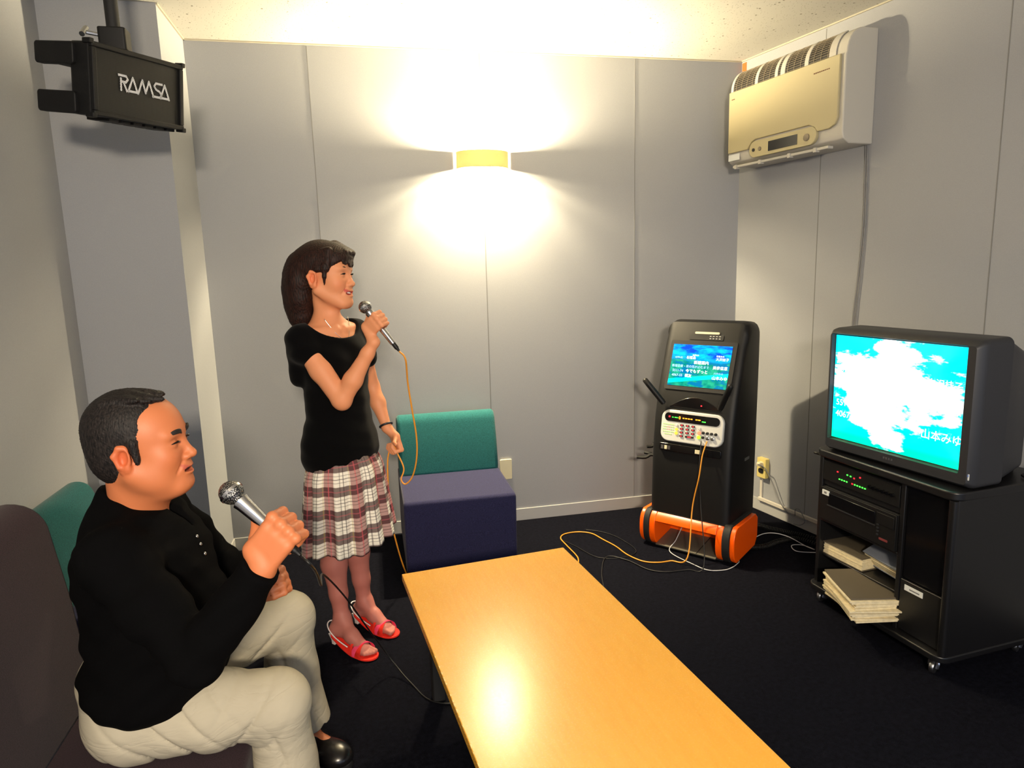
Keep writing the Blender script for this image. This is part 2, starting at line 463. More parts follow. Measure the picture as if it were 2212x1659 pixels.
box(bm, .272, .95, .008, .024, .072, .092)
o = obj('cable_raceway', bm, M['raceway'], bevel=.002); o.matrix_world = wallR(0)
tag(o, 'white plastic cable raceway running from the socket along the skirting', 'raceway')
Mb = Matrix.Translation((.792, WY, .335)) @ Matrix.Rotation(PI, 4, 'Z')
outlet(Mb, 'ivory blank wall plate half hidden behind the green and navy chair')

# ------------------------------------------------------------------ table
def table():
    a = Vector((.080, 2.345, 0)); ux = Vector((.995, .104, 0)).normalized(); uy = Vector((.104, -.995, 0)).normalized()
    ang = math.atan2(ux.y, ux.x)
    t = empty('low_table', (a.x, a.y, 0), ang, label='long low table with a glossy yellow wood top and dark legs', cat='table')
    W, Lg, H = .635, 1.52, .45
    bm = BM(); box(bm, 0, W, -Lg, 0, H - .026, H)
    obj('tabletop', bm, M['wood'], t, bevel=.0022)
    M['edge_light'] = mat('table_edge_chipped', (240, 206, 130), .4)
    bm = BM()
    rs = random.Random(3)
    for k in range(46):
        y = -.56 - k * .018 + rs.uniform(-.006, .006)
        if rs.random() < .35: continue
        w = rs.uniform(.002, .006)
        P = [(.0004, y), (.0004, y - rs.uniform(.008, .02)), (w, y - rs.uniform(.004, .008))]
        v = [bm.verts.new((x, yy, H + .0004)) for x, yy in P]; bm.faces.new(v)
    c = tag(obj('chipped_edge', bm, M['edge_light'], t), kind='stuff')
    obj('apron', box(BM(), .06, W - .06, -Lg + .08, -.08, H - .075, H - .027), M['black_matte'], t, bevel=.003)
    for x in (.07, W - .115):
        for y in (-.13, -Lg + .085):
            obj('leg', box(BM(), x, x + .045, y, y + .045, 0, H - .027), M['black_matte'], t, bevel=.004)
table()

# ------------------------------------------------------------------ lobby chairs: a seat block and a reclining rounded back
def chair(name, w, d, hs, hb, seat_m, back_m, loc, rz, label, group=None, bt=.13, lean=.07):
    """front faces -y in local space, width along x (0..w), back at y=d"""
    t = empty(name, loc, rz, label=label, cat='chair', group=group)
    bm = BM()
    pr = []
    r = .022
    def arc(cx, cz, a0, a1, rr=r, n=5):
        return [(cx + rr * math.cos(a0 + (a1 - a0) * k / n), cz + rr * math.sin(a0 + (a1 - a0) * k / n)) for k in range(n + 1)]
    pr = [(.0 + .012, .04)] + arc(r, hs - r, PI, PI / 2) + [(d, hs), (d, .04)]
    prism(bm, pr, 0, w, 'x')
    obj('seat', bm, seat_m, t, bevel=.012)
    y0 = d - bt - lean
    top = hb
    pr = [(y0, hs - .01), (y0 + lean * .45, (hs + top) / 2)]
    cx = d - bt * .52; cz = top - bt * .48
    pr += arc(cx, cz, PI * .93, PI * .07, bt * .48, 12)
    pr += [(d, hs - .01)]
    bm = BM(); prism(bm, pr, .003, w - .003, 'x')
    obj('backrest', bm, back_m, t, bevel=.02)
    bm = BM(); box(bm, .03, w - .03, .04, d - .03, 0, .042)
    obj('plinth', bm, M['black_matte'], t)
    return t
g = 'green-backed lobby chairs'
a = math.atan2(-.007, .545)
chair('lobby_chair', .565, .655, .415, .735, M['navy_cloth'], M['green_cloth'], (.137, 3.205, 0), a,
      'armless chair with green back and navy seat against the back wall, beside the standing woman')
chair('lobby_chair', .60, .575, .415, .735, M['navy_cloth'], M['green_cloth'], (-.665, 2.37, 0), PI / 2,
      'armless chair with green back and navy seat along the left wall, beyond the seated man')
chair('lobby_chair', .78, .70, .395, .965, M['purple_cloth'], M['purple_cloth'], (-.335, 1.17, 0), PI / 2 ,
      'purple upholstered chair with a high back carrying the seated man', bt=.19, lean=.05)
# ------------------------------------------------------------------ pictures on the two screens (both show the same song list)
def screen_mat(name, bright, W, H):
    """local x 0..W, z 0..H"""
    m = mat(name, (0, 0, 0), .1); t = NT(m)
    tc = t.n('TexCoord').outputs['Object']
    sp = t.n('SeparateXYZ', Vector=tc)
    u = t.math('DIVIDE', sp.outputs[0], W); v = t.math('DIVIDE', sp.outputs[2], H)
    uv = t.n('CombineXYZ', X=t.math('MULTIPLY', u, 1.3), Y=v, Z=.0).outputs[0]
    n1 = t.n('TexNoise', Vector=t.n('Mapping', Vector=uv, Scale=(1.6, 3.6, 1.), Location=(.3, .7, 0.)).outputs[0], Scale=1.6, Detail=7., Roughness=.6).outputs[0]
    n2 = t.n('TexNoise', Vector=uv, Scale=7., Detail=4.).outputs[0]
    if bright:
        # washed-out clouds on cyan, green at the foot
        du = t.math('ABSOLUTE', t.math('SUBTRACT', u, .45)); dv = t.math('ABSOLUTE', t.math('SUBTRACT', v, .55))
        k = t.math('SUBTRACT', t.math('ADD', n1, .42), t.math('ADD', t.math('MULTIPLY', du, .62), t.math('MULTIPLY', dv, .66)))
        f = t.n('MapRange', Value=t.math('ADD', k, t.math('MULTIPLY', n2, .12)), i1=.60, i2=.68).outputs[0]
        low = t.n('MapRange', Value=v, i1=.24, i2=.05).outputs[0]
        base = t.mix(low, (0., .60, .72), (.0, .75, .28))
        c = t.mix(f, base, (.88, 1., 1.))
        t.link(c, t.b.inputs['Emission Color']); t.b.inputs['Emission Strength'].default_value = 2.3
    else:
        f1 = t.n('MapRange', Value=n1, i1=.42, i2=.58).outputs[0]
        sky = t.mix(f1, (0., .06, .80), (0., .50, .95))
        # green land with a cyan river rising to the right
        w = t.math('ADD', v, t.math('MULTIPLY', t.math('SUBTRACT', n1, .5), .25))
        land = t.mix(t.n('MapRange', Value=n2, i1=.4, i2=.62).outputs[0], (0., .22, .16), (.02, .40, .22))
        land = t.mix(t.n('MapRange', Value=n1, i1=.5, i2=.56).outputs[0], land, (.0, .16, .34))
        c = t.mix(t.n('MapRange', Value=w, i1=.60, i2=.70).outputs[0], land, sky)
        riv = t.math('ABSOLUTE', t.math('SUBTRACT', v, t.math('ADD', .10, t.math('MULTIPLY', u, .22))))
        riv = t.n('MapRange', Value=t.math('ADD', riv, t.math('MULTIPLY', n2, .05)), i1=.085, i2=.055).outputs[0]
        c = t.mix(riv, c, (0., .85, .80))
        t.link(c, t.b.inputs['Emission Color']); t.b.inputs['Emission Strength'].default_value = 1.5
    return m
M['caption'] = mat('caption_white', (255, 255, 255), .5, emis=(220, 240, 255), es=1.5)
M['caption_bright'] = mat('caption_bright', (255, 255, 255), .5, emis=(235, 255, 255), es=2.4)
M['caption_dim'] = mat('caption_blue', (150, 190, 255), .5, emis=(120, 170, 255), es=.9)
def captions(parent, W, H, y, mt, dim, only=None):
    rows = [(.36, .735, '5678-21', .034, 0), (.06, .66, '4399-82', .042, 1), (.26, .66, '石垣島', .055, 0), (.76, .735, '石坂ゆみ', .034, 0), (.76, .655, '大沢桂子', .055, 0),
            (.40, .545, '新譜案内', .065, 0), (.03, .45, '新宿恋歌・夜の雨が止むまで', .050, 1), (.73, .45, '美奈佳恵', .062, 0),
            (.05, .335, '5511-74', .058, 1), (.28, .335, '今でもずっと', .065, 0), (.76, .33, '川中ゆみ', .04, 1),
            (.05, .225, '4067-55', .058, 1), (.28, .225, '親友', .060, 0), (.74, .21, '山本みゆ', .065, 0)]
    for r, (x, z, s, h, d) in enumerate(rows):
        if only and r not in only: continue
        Mx = Matrix.Translation((x * W, y, z * H)) @ Matrix.Rotation(PI / 2, 4, 'X')
        text('caption', s, dim if d else mt, parent, Mx, h * H * 1.42, 0)

# ------------------------------------------------------------------ television: local x along the front, y = depth (back), z up
TVD = Vector((.156, -.988, 0)).normalized()
def tv():
    t = empty('television', (1.935, 2.519, .718), math.atan2(TVD.y, TVD.x), label='large dark grey tube television with a bright cyan and white picture', cat='television')
    W, H = .654, .530
    x0 = (.028, .597); z0 = (.060, .500)
    bm = BM()
    def ring(xa, xb, za, zb, y, r, n=5):
        out = []
        for cx, cz, s in ((xb - r, zb - r, 0), (xa + r, zb - r, 1), (xa + r, za + r, 2), (xb - r, za + r, 3)):
            for i in range(n + 1):
                a = (s + i / n) * PI / 2
                out.append((cx + r * math.cos(a), y, cz + r * math.sin(a)))
        return out
    sx0, sx1, sz0, sz1 = x0[0], x0[1], z0[0], z0[1]
    # front: screen opening out to the bezel, bezel bulging back to the shell
    loft(bm, [ring(sx0, sx1, sz0, sz1, .030, .004), ring(sx0 - .008, sx1 + .008, sz0 - .008, sz1 + .008, .0, .006), ring(.012, W - .020, .016, H - .022, .0, .012),
              ring(.002, W - .004, .004, H - .006, .018, .018), ring(0, W, 0, H, .04, .022), ring(.0, W + .006, .0, H + .004, .15, .026), ring(.010, W - .004, .004, H - .004, .165, .03)], cap=False)
    obj('front_shell', bm, M['tv_plastic'], t, smooth=35)
    bm = BM()
    loft(bm, [ring(.010, W - .004, .006, H - .006, .162, .03), ring(.02, W - .012, .01, H - .02, .20, .03), ring(.07, W - .06, .014, H - .075, .36, .03), ring(.13, W - .13, .02, H - .15, .45, .03), ring(.16, W - .16, .03, H - .18, .47, .02)])
    obj('rear_housing', bm, M['tv_plastic'], t, smooth=35)
    # slightly domed picture tube
    bm = BM(); n = 14; V = []
    for i in range(n + 1):
        row = []
        for j in range(n + 1):
            u = i / n; v = j / n
            bulge = (1 - (2 * u - 1) ** 2) * (1 - (2 * v - 1) ** 2) * .010
            row.append(bm.verts.new((u * (sx1 - sx0), .016 - bulge, v * (sz1 - sz0))))
        V.append(row)
    for i in range(n):
        for j in range(n): bm.faces.new((V[i][j], V[i + 1][j], V[i + 1][j + 1], V[i][j + 1]))
    sc = obj('screen', bm, screen_mat('television_picture', True, sx1 - sx0, sz1 - sz0), t, smooth=True); sc.location = (sx0, 0, sz0)
    captions(sc, sx1 - sx0, sz1 - sz0, .002, M['caption_bright'], M['caption_bright'], only=(1, 4, 7, 8, 11, 13))
    M['sticker_blue'] = mat('blue_sticker', (120, 150, 215), .5)
    obj('sticker', box(BM(), W - .030, W - .012, -.001, .0015, .036, .058), M['white_label'], t).location = (0, .005, 0)
    obj('sticker_band', box(BM(), W - .029, W - .013, .003, .0036, .048, .056), M['sticker_blue'], t)
    bm = BM()
    for k in range(4): box(bm, .30 + k * .012, .307 + k * .012, -.001, .001, .030, .038)
    obj('maker_marking', bm, M['steel'], t)
    bm = BM(); rbox(bm, .10, W - .10, .05, .40, -.003, .012, .02); obj('foot', bm, M['black_matte'], t)
tv()
def Mtv(x, y, z): return Matrix.Translation((1.935, 2.519, .718)) @ Matrix.Rotation(math.atan2(TVD.y, TVD.x), 4, 'Z') @ Vector((x, y, z))
P = [Mtv(*p) for p in ((.63, .40, .20), (.68, .42, .15), (.70, .40, .08), (.66, .37, .02), (.62, .33, .006), (.655, .30, .006))]
tag(obj('television_lead', tube(BM(), P, .004, 6), M['cord_black'], smooth=True), 'black lead looping down behind the television', 'cord')

# ------------------------------------------------------------------ television stand
SD = Vector((.085, -.996, 0)).normalized(); SO = Vector((1.925, 2.545, 0)); SA = math.atan2(SD.y, SD.x)
SM = Matrix.Translation(SO) @ Matrix.Rotation(SA, 4, 'Z')
SW, SDp, SH = .672, .50, .715
def stand():
    t = empty('television_stand', SO, SA, label='black wheeled television cabinet with open shelves on the left and a door on the right', cat='tv stand')
    sp = .43      # width of the open bays
    bm = BM()
    box(bm, 0, .02, .02, SDp, .075, SH - .03); box(bm, sp, sp + .02, .02, SDp, .075, SH - .03)
    box(bm, SW - .02, SW, .018, SDp, .075, SH - .03); box(bm, .02, SW - .02, SDp - .012, SDp, .075, SH - .03)
    box(bm, .02, sp, .03, SDp - .012, .565 - .015, .575); box(bm, .02, sp, .02, SDp - .012, .385, .397)
    box(bm, .02, sp, .04, SDp - .012, .215, .225)
    obj('carcass', bm, M['cabinet_black'], t, bevel=.003)
    bm = BM(); rbox(bm, -.012, SW + .006, -.004, SDp, SH - .032, SH, .045)
    obj('top', bm, M['cabinet_black'], t, bevel=.006)
    bm = BM(); rbox(bm, -.015, SW + .004, -.012, SDp, .062, .088, .045)
    obj('base_board', bm, M['cabinet_black'], t, bevel=.005)
    d = obj('door', box(BM(), sp + .022, SW - .022, .022, .038, .092, .30), M['cabinet_black'], t, bevel=.003)
    obj('glass_panel', box(BM(), sp + .022, SW - .022, .030, .036, .305, SH - .036), M['black_gloss'], t, bevel=.002)
    obj('corner_post', rbox(BM(), SW - .03, SW, .0, .03, .088, SH - .032, .012), M['cabinet_black'], t)
    obj('door_label', box(BM(), sp + .045, sp + .125, .0195, .0225, .262, .284), M['white_label'], d)
    obj('printing', box(BM(), sp + .068, sp + .112, .0187, .0197, .270, .275), M['cord_grey'], d)
    for x, y in ((.035, .03), (SW - .05, .02), (.04, SDp - .06), (SW - .05, SDp - .06)):
        bm = BM(); lathe(bm, [(0, -.008), (.022, -.008), (.024, -.004), (.024, .004), (.022, .008), (0, .008)], axis_matrix((x, y, .024), (1, .35, 0)), 20)
        c = obj('castor', bm, M['steel'], t, smooth=40)
        bm = BM(); tube(bm, [(x, y + .01, .062), (x - .016, y + .004, .045), (x - .016, y, .024)], .006, 6)
        tube(bm, [(x, y + .01, .062), (x + .016, y + .004, .045), (x + .016, y, .024)], .006, 6)
        lathe(bm, [(0, .05), (.018, .05), (.018, .062), (0, .062)], Matrix.Translation((x, y + .01, 0)), 14)
        obj('fork', bm, M['steel'], c, smooth=40)
    bm = BM(); tube(bm, [(.0, .10, .655), (-.03, .09, .655), (-.055, .06, .667), (-.075, .055, .668)], .006, 6); tube(bm, [(-.03, .09, .655), (-.05, .10, .668), (-.07, .10, .668)], .006, 6)
    obj('microphone_hook', bm, M['black_plastic'], t, smooth=True)
stand()
def rack(name, z0, z1, label, cat, y=.012):
    t = empty(name, SM @ Vector((0, 0, z0)), SA, label=label, cat=cat)
    h = z1 - z0
    obj('casing', box(BM(), .026, .424, y + .012, .40, 0.0, h), M['black_matte'], t, bevel=.002)
    f = obj('front_panel', box(BM(), .024, .426, y, y + .012, 0.002, h), M['black_plastic'], t, bevel=.002)
    return t, h, f, y
t, h, f, y = rack('karaoke_amplifier', .575, .665, 'black amplifier with rows of small green and red lights on the top shelf', 'amplifier', .018)
for k in range(11):
    if k == 4: continue
    x = .118 + k * .0135 + (.003 if k > 4 else 0)
    obj('indicator', box(BM(), x, x + .0065, y - .002, y, .026, .0305), M['led_red'] if k == 5 else M['led_green'], t)
for x, z, m in ((.106, .055, 'led_red'), (.160, .056, 'led_green'), (.178, .055, 'led_green'), (.197, .052, 'led_red'), (.228, .064, 'led_red')):
    obj('indicator', box(BM(), x, x + .006, y - .002, y, z, z + .005), M[m], t)
for k in range(6):
    bm = BM(); lathe(bm, [(0, 0), (.008, 0), (.007, .008), (0, .008)], axis_matrix((.285 + k * .022, y, .045), (0, -1, 0)), 14)
    obj('knob', bm, M['black_gloss'], t, smooth=40)
t, h, f, y = rack('disc_player', .397, .545, 'black wide player with a tray slot and a small white label on the middle shelf', 'player', .010)
obj('tray_flap', box(BM(), .075, .325, y - .004, y, .080, .132), M['black_gloss'], t, bevel=.002)
obj('trim_line', box(BM(), .070, .330, y - .006, y - .003, .074, .079), M['tv_plastic'], t)
obj('label', box(BM(), .040, .078, y - .006, y - .001, .118, .139), M['white_label'], t)
obj('printing', box(BM(), .052, .066, y - .0065, y - .0055, .124, .133), M['cord_grey'], t)
M['red_mark'] = mat('red_marking', (120, 50, 50), .6)
obj('maker_marking', box(BM(), .352, .392, y - .003, y, .026, .034), M['red_mark'], t)
for k in range(4): obj('button', box(BM(), .338, .347, y - .004, y, .04 + k * .014, .046 + k * .014), M['tv_plastic'], t)
obj('side_panel', box(BM(), .335, .418, y - .003, y, .088, .136), M['black_plastic'], t, bevel=.002)

# books on the lower shelf
def book(name, w, d, h, cover, loc, rz, label, rx=0, ry=0, group=None, open_=False):
    t = empty(name, loc, 0, label=label, cat='book', group=group)
    t.rotation_euler = (rx, ry, rz)
    nl = 9; bm = BM(); rs = random.Random(len(label))
    for k in range(nl):
        o_ = rs.uniform(-.003, .003); p_ = rs.uniform(-.003, .003)
        box(bm, o_, w + o_, p_, d + p_, .003 + k * (h - .006) / nl, .003 + (k + .86) * (h - .006) / nl)
    obj('pages', bm, M['paper'], t)
    obj('cover', box(BM(), -.003, w + .003, -.003, d + .003, h - .003, h), cover, t)
    obj('back_cover', box(BM(), -.003, w + .003, -.003, d + .003, 0, .003), cover, t)
    return t
def sp(x, y, z): return SM @ Vector((x, y, z))
g = 'song books on the lower shelf'
book('song_book', .215, .17, .056, M['paper_dark'], sp(.022, .045, .2265), SA + .02, 'pale thick song book lying at the left of the lower shelf')
# stack: bowed booklets with curled pages reaching forward
def booklets():
    t = empty('song_booklet_stack', sp(.165, -.075, .0), SA, label='curled stack of worn open songbook pages with a brown cover spilling off the lower shelf', cat='book')
    t.rotation_euler = (0, 0, SA + .0)
    rs = random.Random(5); N = 13
    z = .116
    for k in range(N):
        bm = BM()
        h = .0062
        sx = rs.uniform(-.006, .006); sy = rs.uniform(-.008, .008); tw = -.30 + rs.uniform(-.05, .05)
        nx, ny = 10, 3; top = []; bot = []
        w, d = .245 + rs.uniform(-.012, .008), .21
        for j in range(ny + 1):
            for q, L_ in ((0, bot), (h, top)):
                for i in range(nx + 1):
                    x = w * (i / nx); y = d * j / ny
                    sag = .012 * math.sin(PI * i / nx) * (1 - k / N) + (.014 * (k / N) * (1 - i / nx) ** 2) 
                    X = x * math.cos(tw) - y * math.sin(tw) + sx; Y = x * math.sin(tw) + y * math.cos(tw) + sy
                    L_.append(bm.verts.new((X, Y, z + q + sag)))
        W_ = nx + 1
        for j in range(ny):
            for i in range(nx):
                a = j * W_ + i
                bm.faces.new((top[a], top[a + 1], top[a + W_ + 1], top[a + W_])); bm.faces.new((bot[a], bot[a + W_], bot[a + W_ + 1], bot[a + 1]))
        for i in range(nx):
            bm.faces.new((bot[i], bot[i + 1], top[i + 1], top[i])); a = ny * W_ + i; bm.faces.new((bot[a + 1], bot[a], top[a], top[a + 1]))
        for j in range(ny):
            a = j * W_; bm.faces.new((bot[a + W_], bot[a], top[a], top[a + W_])); a += nx; bm.faces.new((bot[a], bot[a + W_], top[a + W_], top[a]))
        o = obj('booklet' if k < N - 1 else 'brown_cover', bm, M['paper'] if k < N - 1 else M['paper_dark'], t, smooth=30)
        z += h + .0012
booklets()
t = book('song_book', .22, .15, .060, M['paper_grey'], sp(.205, .115, .245), SA - .12, 'thick song book with a grey cover leaning on the right of the lower shelf', rx=.45)

# ------------------------------------------------------------------ karaoke machine
KD = Vector((.613, -.79, 0)); KO = Vector((1.443, 3.32, 0)); KA = math.atan2(KD.y, KD.x)
KM = Matrix.Translation(KO) @ Matrix.Rotation(KA, 4, 'Z')
def karaoke():
    t = empty('karaoke_machine', KO, KA, label='tall black karaoke machine with a screen, white keypad and orange wheeled base in the corner', cat='karaoke machine')
    W = .452; x0 = .010
    fr = [(.045, .185), (.052, .40), (.062, .57), (.082, .72), (.115, .855), (.158, .97), (.205, 1.10), (.238, 1.185)]   # (depth, z) of the front
    bk = [(.41, .185), (.42, .60), (.43, 1.0), (.43, 1.17)]
    def fy(z):
        for (a, b), (c, d) in zip(fr, fr[1:]):
            if z <= d: return a + (c - a) * (z - b) / (d - b)
        return fr[-1][0]
    # outline lofted across the width with rounded shoulders
    def prof(ins, drop):
        p = [(y + ins, z) for y, z in fr[:-1]] + [(fr[-1][0] + ins * .6, fr[-1][1] - drop), (fr[-1][0] + .016, 1.222 - drop), (.30, 1.232 - drop), (.40, 1.222 - drop), (.43 - ins, 1.19 - drop)]
        p += [(y - ins, z) for y, z in bk[::-1][1:]]
        return p
    bm = BM()
    cols = [(0, .030, .055), (.004, .018, .036), (.014, .008, .016), (.030, .002, .004), (.05, 0, 0), (W - .05, 0, 0), (W - .030, .002, .004), (W - .014, .008, .016), (W - .004, .018, .036), (W, .030, .055)]
    loft(bm, [[(x0 + x, y, z) for y, z in prof(i_, d_)] for x, i_, d_ in cols])
    obj('cabinet', bm, M['black_plastic'], t, smooth=50)
    # helper: matrix of a plate lying on the front between two heights
    def face(z0, z1, off=0):
        a = Vector((x0, fy(z0), z0)); b = Vector((x0, fy(z1), z1)); up = (b - a).normalized(); n = Vector((1, 0, 0)).cross(up)  # points to -y side (front)
        Mx = Matrix((Vector((1, 0, 0)), -n, up)).transposed().to_4x4(); Mx.translation = a + n * off; return Mx, (b - a).length
    # screen with a recessed dark bezel; local x, y = into the machine, z up
    Mx, Ls = face(.87, 1.125, .002)
    bz = obj('screen_bezel', rbox(BM(), .045, W - .04, -.004, .012, 0, Ls, .010, 'y'), M['black_matte'], t); bz.matrix_local = Mx
    sw, sh = W - .125, Ls - .045
    bm = BM(); v = [bm.verts.new(p) for p in ((0, 0, 0), (sw, 0, 0), (sw, 0, sh), (0, 0, sh))]; bm.faces.new(v)
    sc = obj('screen', bm, screen_mat('karaoke_picture', False, sw, sh), t); sc.matrix_local = Mx @ Matrix.Translation((.062, -.0055, .022))
    captions(sc, sw, sh, -.0012, M['caption'], M['caption_dim'])
    # top strip
    Mx, L1 = face(1.135, 1.185, .001)
    o = obj('top_light_bar', rbox(BM(), .17, .305, -.004, .004, .028, .040, .005, 'y'), M['ivory'], t); o.matrix_local = Mx
    o = obj('top_grille', rbox(BM(), .14, .33, -.002, .004, -.004, .026, .006, 'y'), M['black_matte'], t); o.matrix_local = Mx
    for r in range(2):
        for k in range(4):
            q = obj('grille_dot', box(BM(), .255 + k * .017, .264 + k * .017, -.004, -.001, .003 + r * .012, .0065 + r * .012), M['panel_white'], o)
    # keypad
    Mx, Lk = face(.60, .765, .004)
    kp = obj('control_panel', rbox(BM(), .060, .405, -.016, .02, 0, Lk, .045, 'y', 8), M['panel_white'], t, bevel=.005); kp.matrix_local = Mx
    yk = -.0165
    obj('display_window', rbox(BM(), .080, .385, yk - .002, yk + .004, Lk - .060, Lk - .015, .021, 'y', 6), M['black_gloss'], kp)
    zd = Lk - .040
    for x, w, m, hh in ((.103, .008, 'led_red', .008), (.122, .008, 'led_green', .004), (.137, .018, 'led_green', .004), (.182, .010, 'led_orange', .005), (.197, .010, 'led_orange', .005), (.212, .010, 'led_orange', .005), (.227, .010, 'led_orange', .005), (.254, .012, 'led_orange', .005), (.269, .012, 'led_orange', .005), (.290, .02, 'led_green', .004)):
        obj('display_segment', box(BM(), x, x + w, yk - .0035, yk - .001, zd - (.006 if x == .29 else 0), zd + hh - (.006 if x == .29 else 0)), M[m], kp)
    text('display_digit', '0', M['led_orange'], kp, Matrix.Translation((.160, yk - .003, zd - .005)) @ Matrix.Rotation(PI / 2, 4, 'X'), .022, .0006)
    for r in range(4):
        for c in range(3):
            if r == 3 and c == 1: continue
            x = .172 + c * .0315; z = Lk - .080 - r * .019
            if r == 3 and c == 2: x = .203; w = .048
            else: w = .019
            b = obj('number_key', rbox(BM(), x, x + w, yk - .004, yk, z, z + .010, .003, 'y', 3), M['black_matte'], kp)
            obj('key_light', box(BM(), x + w * .3, x + w * .7, yk - .0046, yk - .004, z + .003, z + .007), M['led_red'], b)
    for x, z, m, r in ((.152, Lk - .078, 'panel_white', .007), (.152, Lk - .100, 'key_yellow', .008), (.152, Lk - .120, 'key_yellow', .009), (.279, Lk - .080, 'panel_white', .008), (.279, Lk - .103, 'key_salmon', .010), (.279, Lk - .126, 'key_green', .010)):
        bm = BM(); lathe(bm, [(0, 0), (r, 0), (r, .003), (r * .8, .005), (0, .005)], axis_matrix((x, yk, z), (0, -1, 0)), 18)
        obj('round_key', bm, M[m], kp, smooth=40)
    M['green_print'] = mat('green_marking', (150, 215, 90), .6, emis=(150, 215, 90), es=.35)
    rs = random.Random(2)
    for r in range(5):
        for k in range(6):
            x = .074 + k * .011; 
            if r == 4 and k in (0, 5): continue
            m = 'key_salmon' if (r in (1, 2) and k in (2, 3)) else 'green_print'
            obj('lit_marking', box(BM(), x, x + .007, yk - .001, yk, Lk - .080 - r * .013, Lk - .077 - r * .013), M[m], kp)
    for r, n_ in ((0, 4), (1, 3)):
        for k in range(n_):
            bm = BM(); z = Lk - .100 - r * .024; x = .302 + k * .0225
            if r: x = .302 + k * .026
            rr = .0075 if not (r and k) else .010
            lathe(bm, [(0, 0), (rr, 0), (rr, .006), (rr * .7, .008), (0, .008)], axis_matrix((x, yk, z), (0, -1, 0)), 16)
            obj('jack_socket' if r else 'volume_knob', bm, M['black_matte'] if not (r and k) else M['steel'], kp, smooth=40)
    # arched brow over the keypad and red lamp
    Mx, L2 = face(.785, .85, .0)
    pts = [(.09 + .29 * k / 16, .060 * math.sin(PI * k / 16) - .004) for k in range(17)]
    o = obj('arched_panel', prism(BM(), pts, -.006, .01, 'y'), M['black_gloss'], t, bevel=.002); o.matrix_local = Mx
    obj('red_lamp', box(BM(), .268, .274, -.0085, -.005, .012, .018), M['led_red'], o)
    # shelf lip below the keypad with connectors
    o = obj('connector_ledge', rbox(BM(), .055, .40, -.014, .02, .0, .042, .008, 'y'), M['black_gloss'], t, bevel=.003); o.matrix_local = face(.545, .60, 0)[0]
    for x, w, m in ((.068, .014, 'steel'), (.088, .014, 'ivory'), (.108, .012, 'steel'), (.262, .032, 'ivory')):
        obj('connector', box(BM(), x, x + w, -.018, -.013, .010, .030), M[m], o)
    # microphone holders: two slanted rods either side of the screen
    for sx, a in ((-1, (-.035, -.045, .925)), (1, (W + .032, -.02, .925))):
        b = (x0 + (.07 if sx < 0 else W - .075), .075, .795)
        bm = BM(); a_ = Vector(a); b_ = Vector(b)
        if sx > 0: a_ = Vector((x0 + W - .005, .03, .925))
        else: a_ = Vector((x0 - .030, .04, .925))
        lathe(bm, [(0, 0), (.013, .004), (.0155, .02), (.0155, .13), (.0145, .165), (.008, .172), (0, .173)], axis_matrix(b_ , a_ - b_), 18)
        obj('microphone_holder', bm, M['black_plastic'], t, smooth=50)
    # clips on the left flank
    for z, l in ((.475, .115), (.545, .052)):
        bm = BM(); 
        tube(bm, [(x0 + .01, .16, z), (x0 - l * .4, .15, z + .004), (x0 - l * .62, .13, z - .012), (x0 - l, .11, z - .012)], .010, 6, 3)
        tube(bm, [(x0 - l * .4, .15, z + .004), (x0 - l * .55, .175, z + .002), (x0 - l * .9, .18, z + .002)], .010, 6, 3)
        obj('side_clip', bm, M['black_plastic'], t, smooth=40)
    o = obj('side_badge', box(BM(), x0 + W - .001, x0 + W + .003, .24, .30, .50, .515), M['steel'], t); 
    # base: housing between two drum wheels with orange caps
    def drum(xa, xb, m, name, r_=.0, z1=.205):
        pts = []
        for k in range(13):
            q = k / 12; z = z1 - r_ - (z1 - .008 - 2 * r_) * q
            pts.append((.030 * (2 * q - 1) ** 4 + .012 * (2 * q - 1) ** 2 + r_, z))
        pts += [(.30 - r_, .02 + r_), (.335 - r_, .07), (.335 - r_, z1 - .03), (.30, z1 - r_)]
        return obj(name, prism(BM(), pts, xa, xb, 'x'), m, t, bevel=.004)
    drum(-.028, -.004, M['orange'], 'orange_cap', .004)
    drum(-.004, .030, M['black_matte'], 'tyre', .0)
    drum(W - .008, W + .032, M['black_matte'], 'tyre', .0)
    drum(W + .032, W + .058, M['orange'], 'orange_cap', .004)
    # housing frame: top bar, two cheeks, floor tray
    bm = BM()
    X0, X1 = .030, W - .008
    def slab(xa, xb, pts): prism(bm, pts, xa, xb, 'x')
    prf = lambda q: (.004 + .026 * (2 * q - 1) ** 4 + .012 * (2 * q - 1) ** 2, .198 - .186 * q)
    arc = [prf(k / 16) for k in range(9)]
    low = [prf(k / 16) for k in range(9, 17)]
    inner = [(.06, .025), (.028, .09), (.04, .155)]
    for xa, xb in ((X0, X0 + .034), (X1 - .034, X1)):
        slab(xa, xb, arc + low + [(.30, .02), (.30, .2)])
    slab(X0 + .034, X1 - .034, [(.08, .198)] + arc[:5] + [(.03, .150), (.08, .155)])
    obj('orange_housing', bm, M['orange'], t, bevel=.003)
    obj('inner_back', box(BM(), X0 + .034, X1 - .034, .20, .21, .02, .19), M['orange'], t)
    o = obj('metal_tray', box(BM(), X0 + .036, X1 - .036, .018, .205, .012, .018), M['tray_metal'], t); o.rotation_euler = (.16, 0, 0)
    obj('tray_seam', box(BM(), .30, .304, .018, .205, .0185, .0195), M['black_matte'], o)
    obj('connector_block', box(BM(), .10, .30, .17, .20, .09, .125), M['black_matte'], t)
    for k in range(3): obj('plug', box(BM(), .105 + k * .028, .121 + k * .028, .155, .172, .098, .112), M['panel_white' if k != 1 else 'orange'], t)
    obj('underside', box(BM(), X0, X1, .03, .33, .012, .016), M['black_matte'], t)
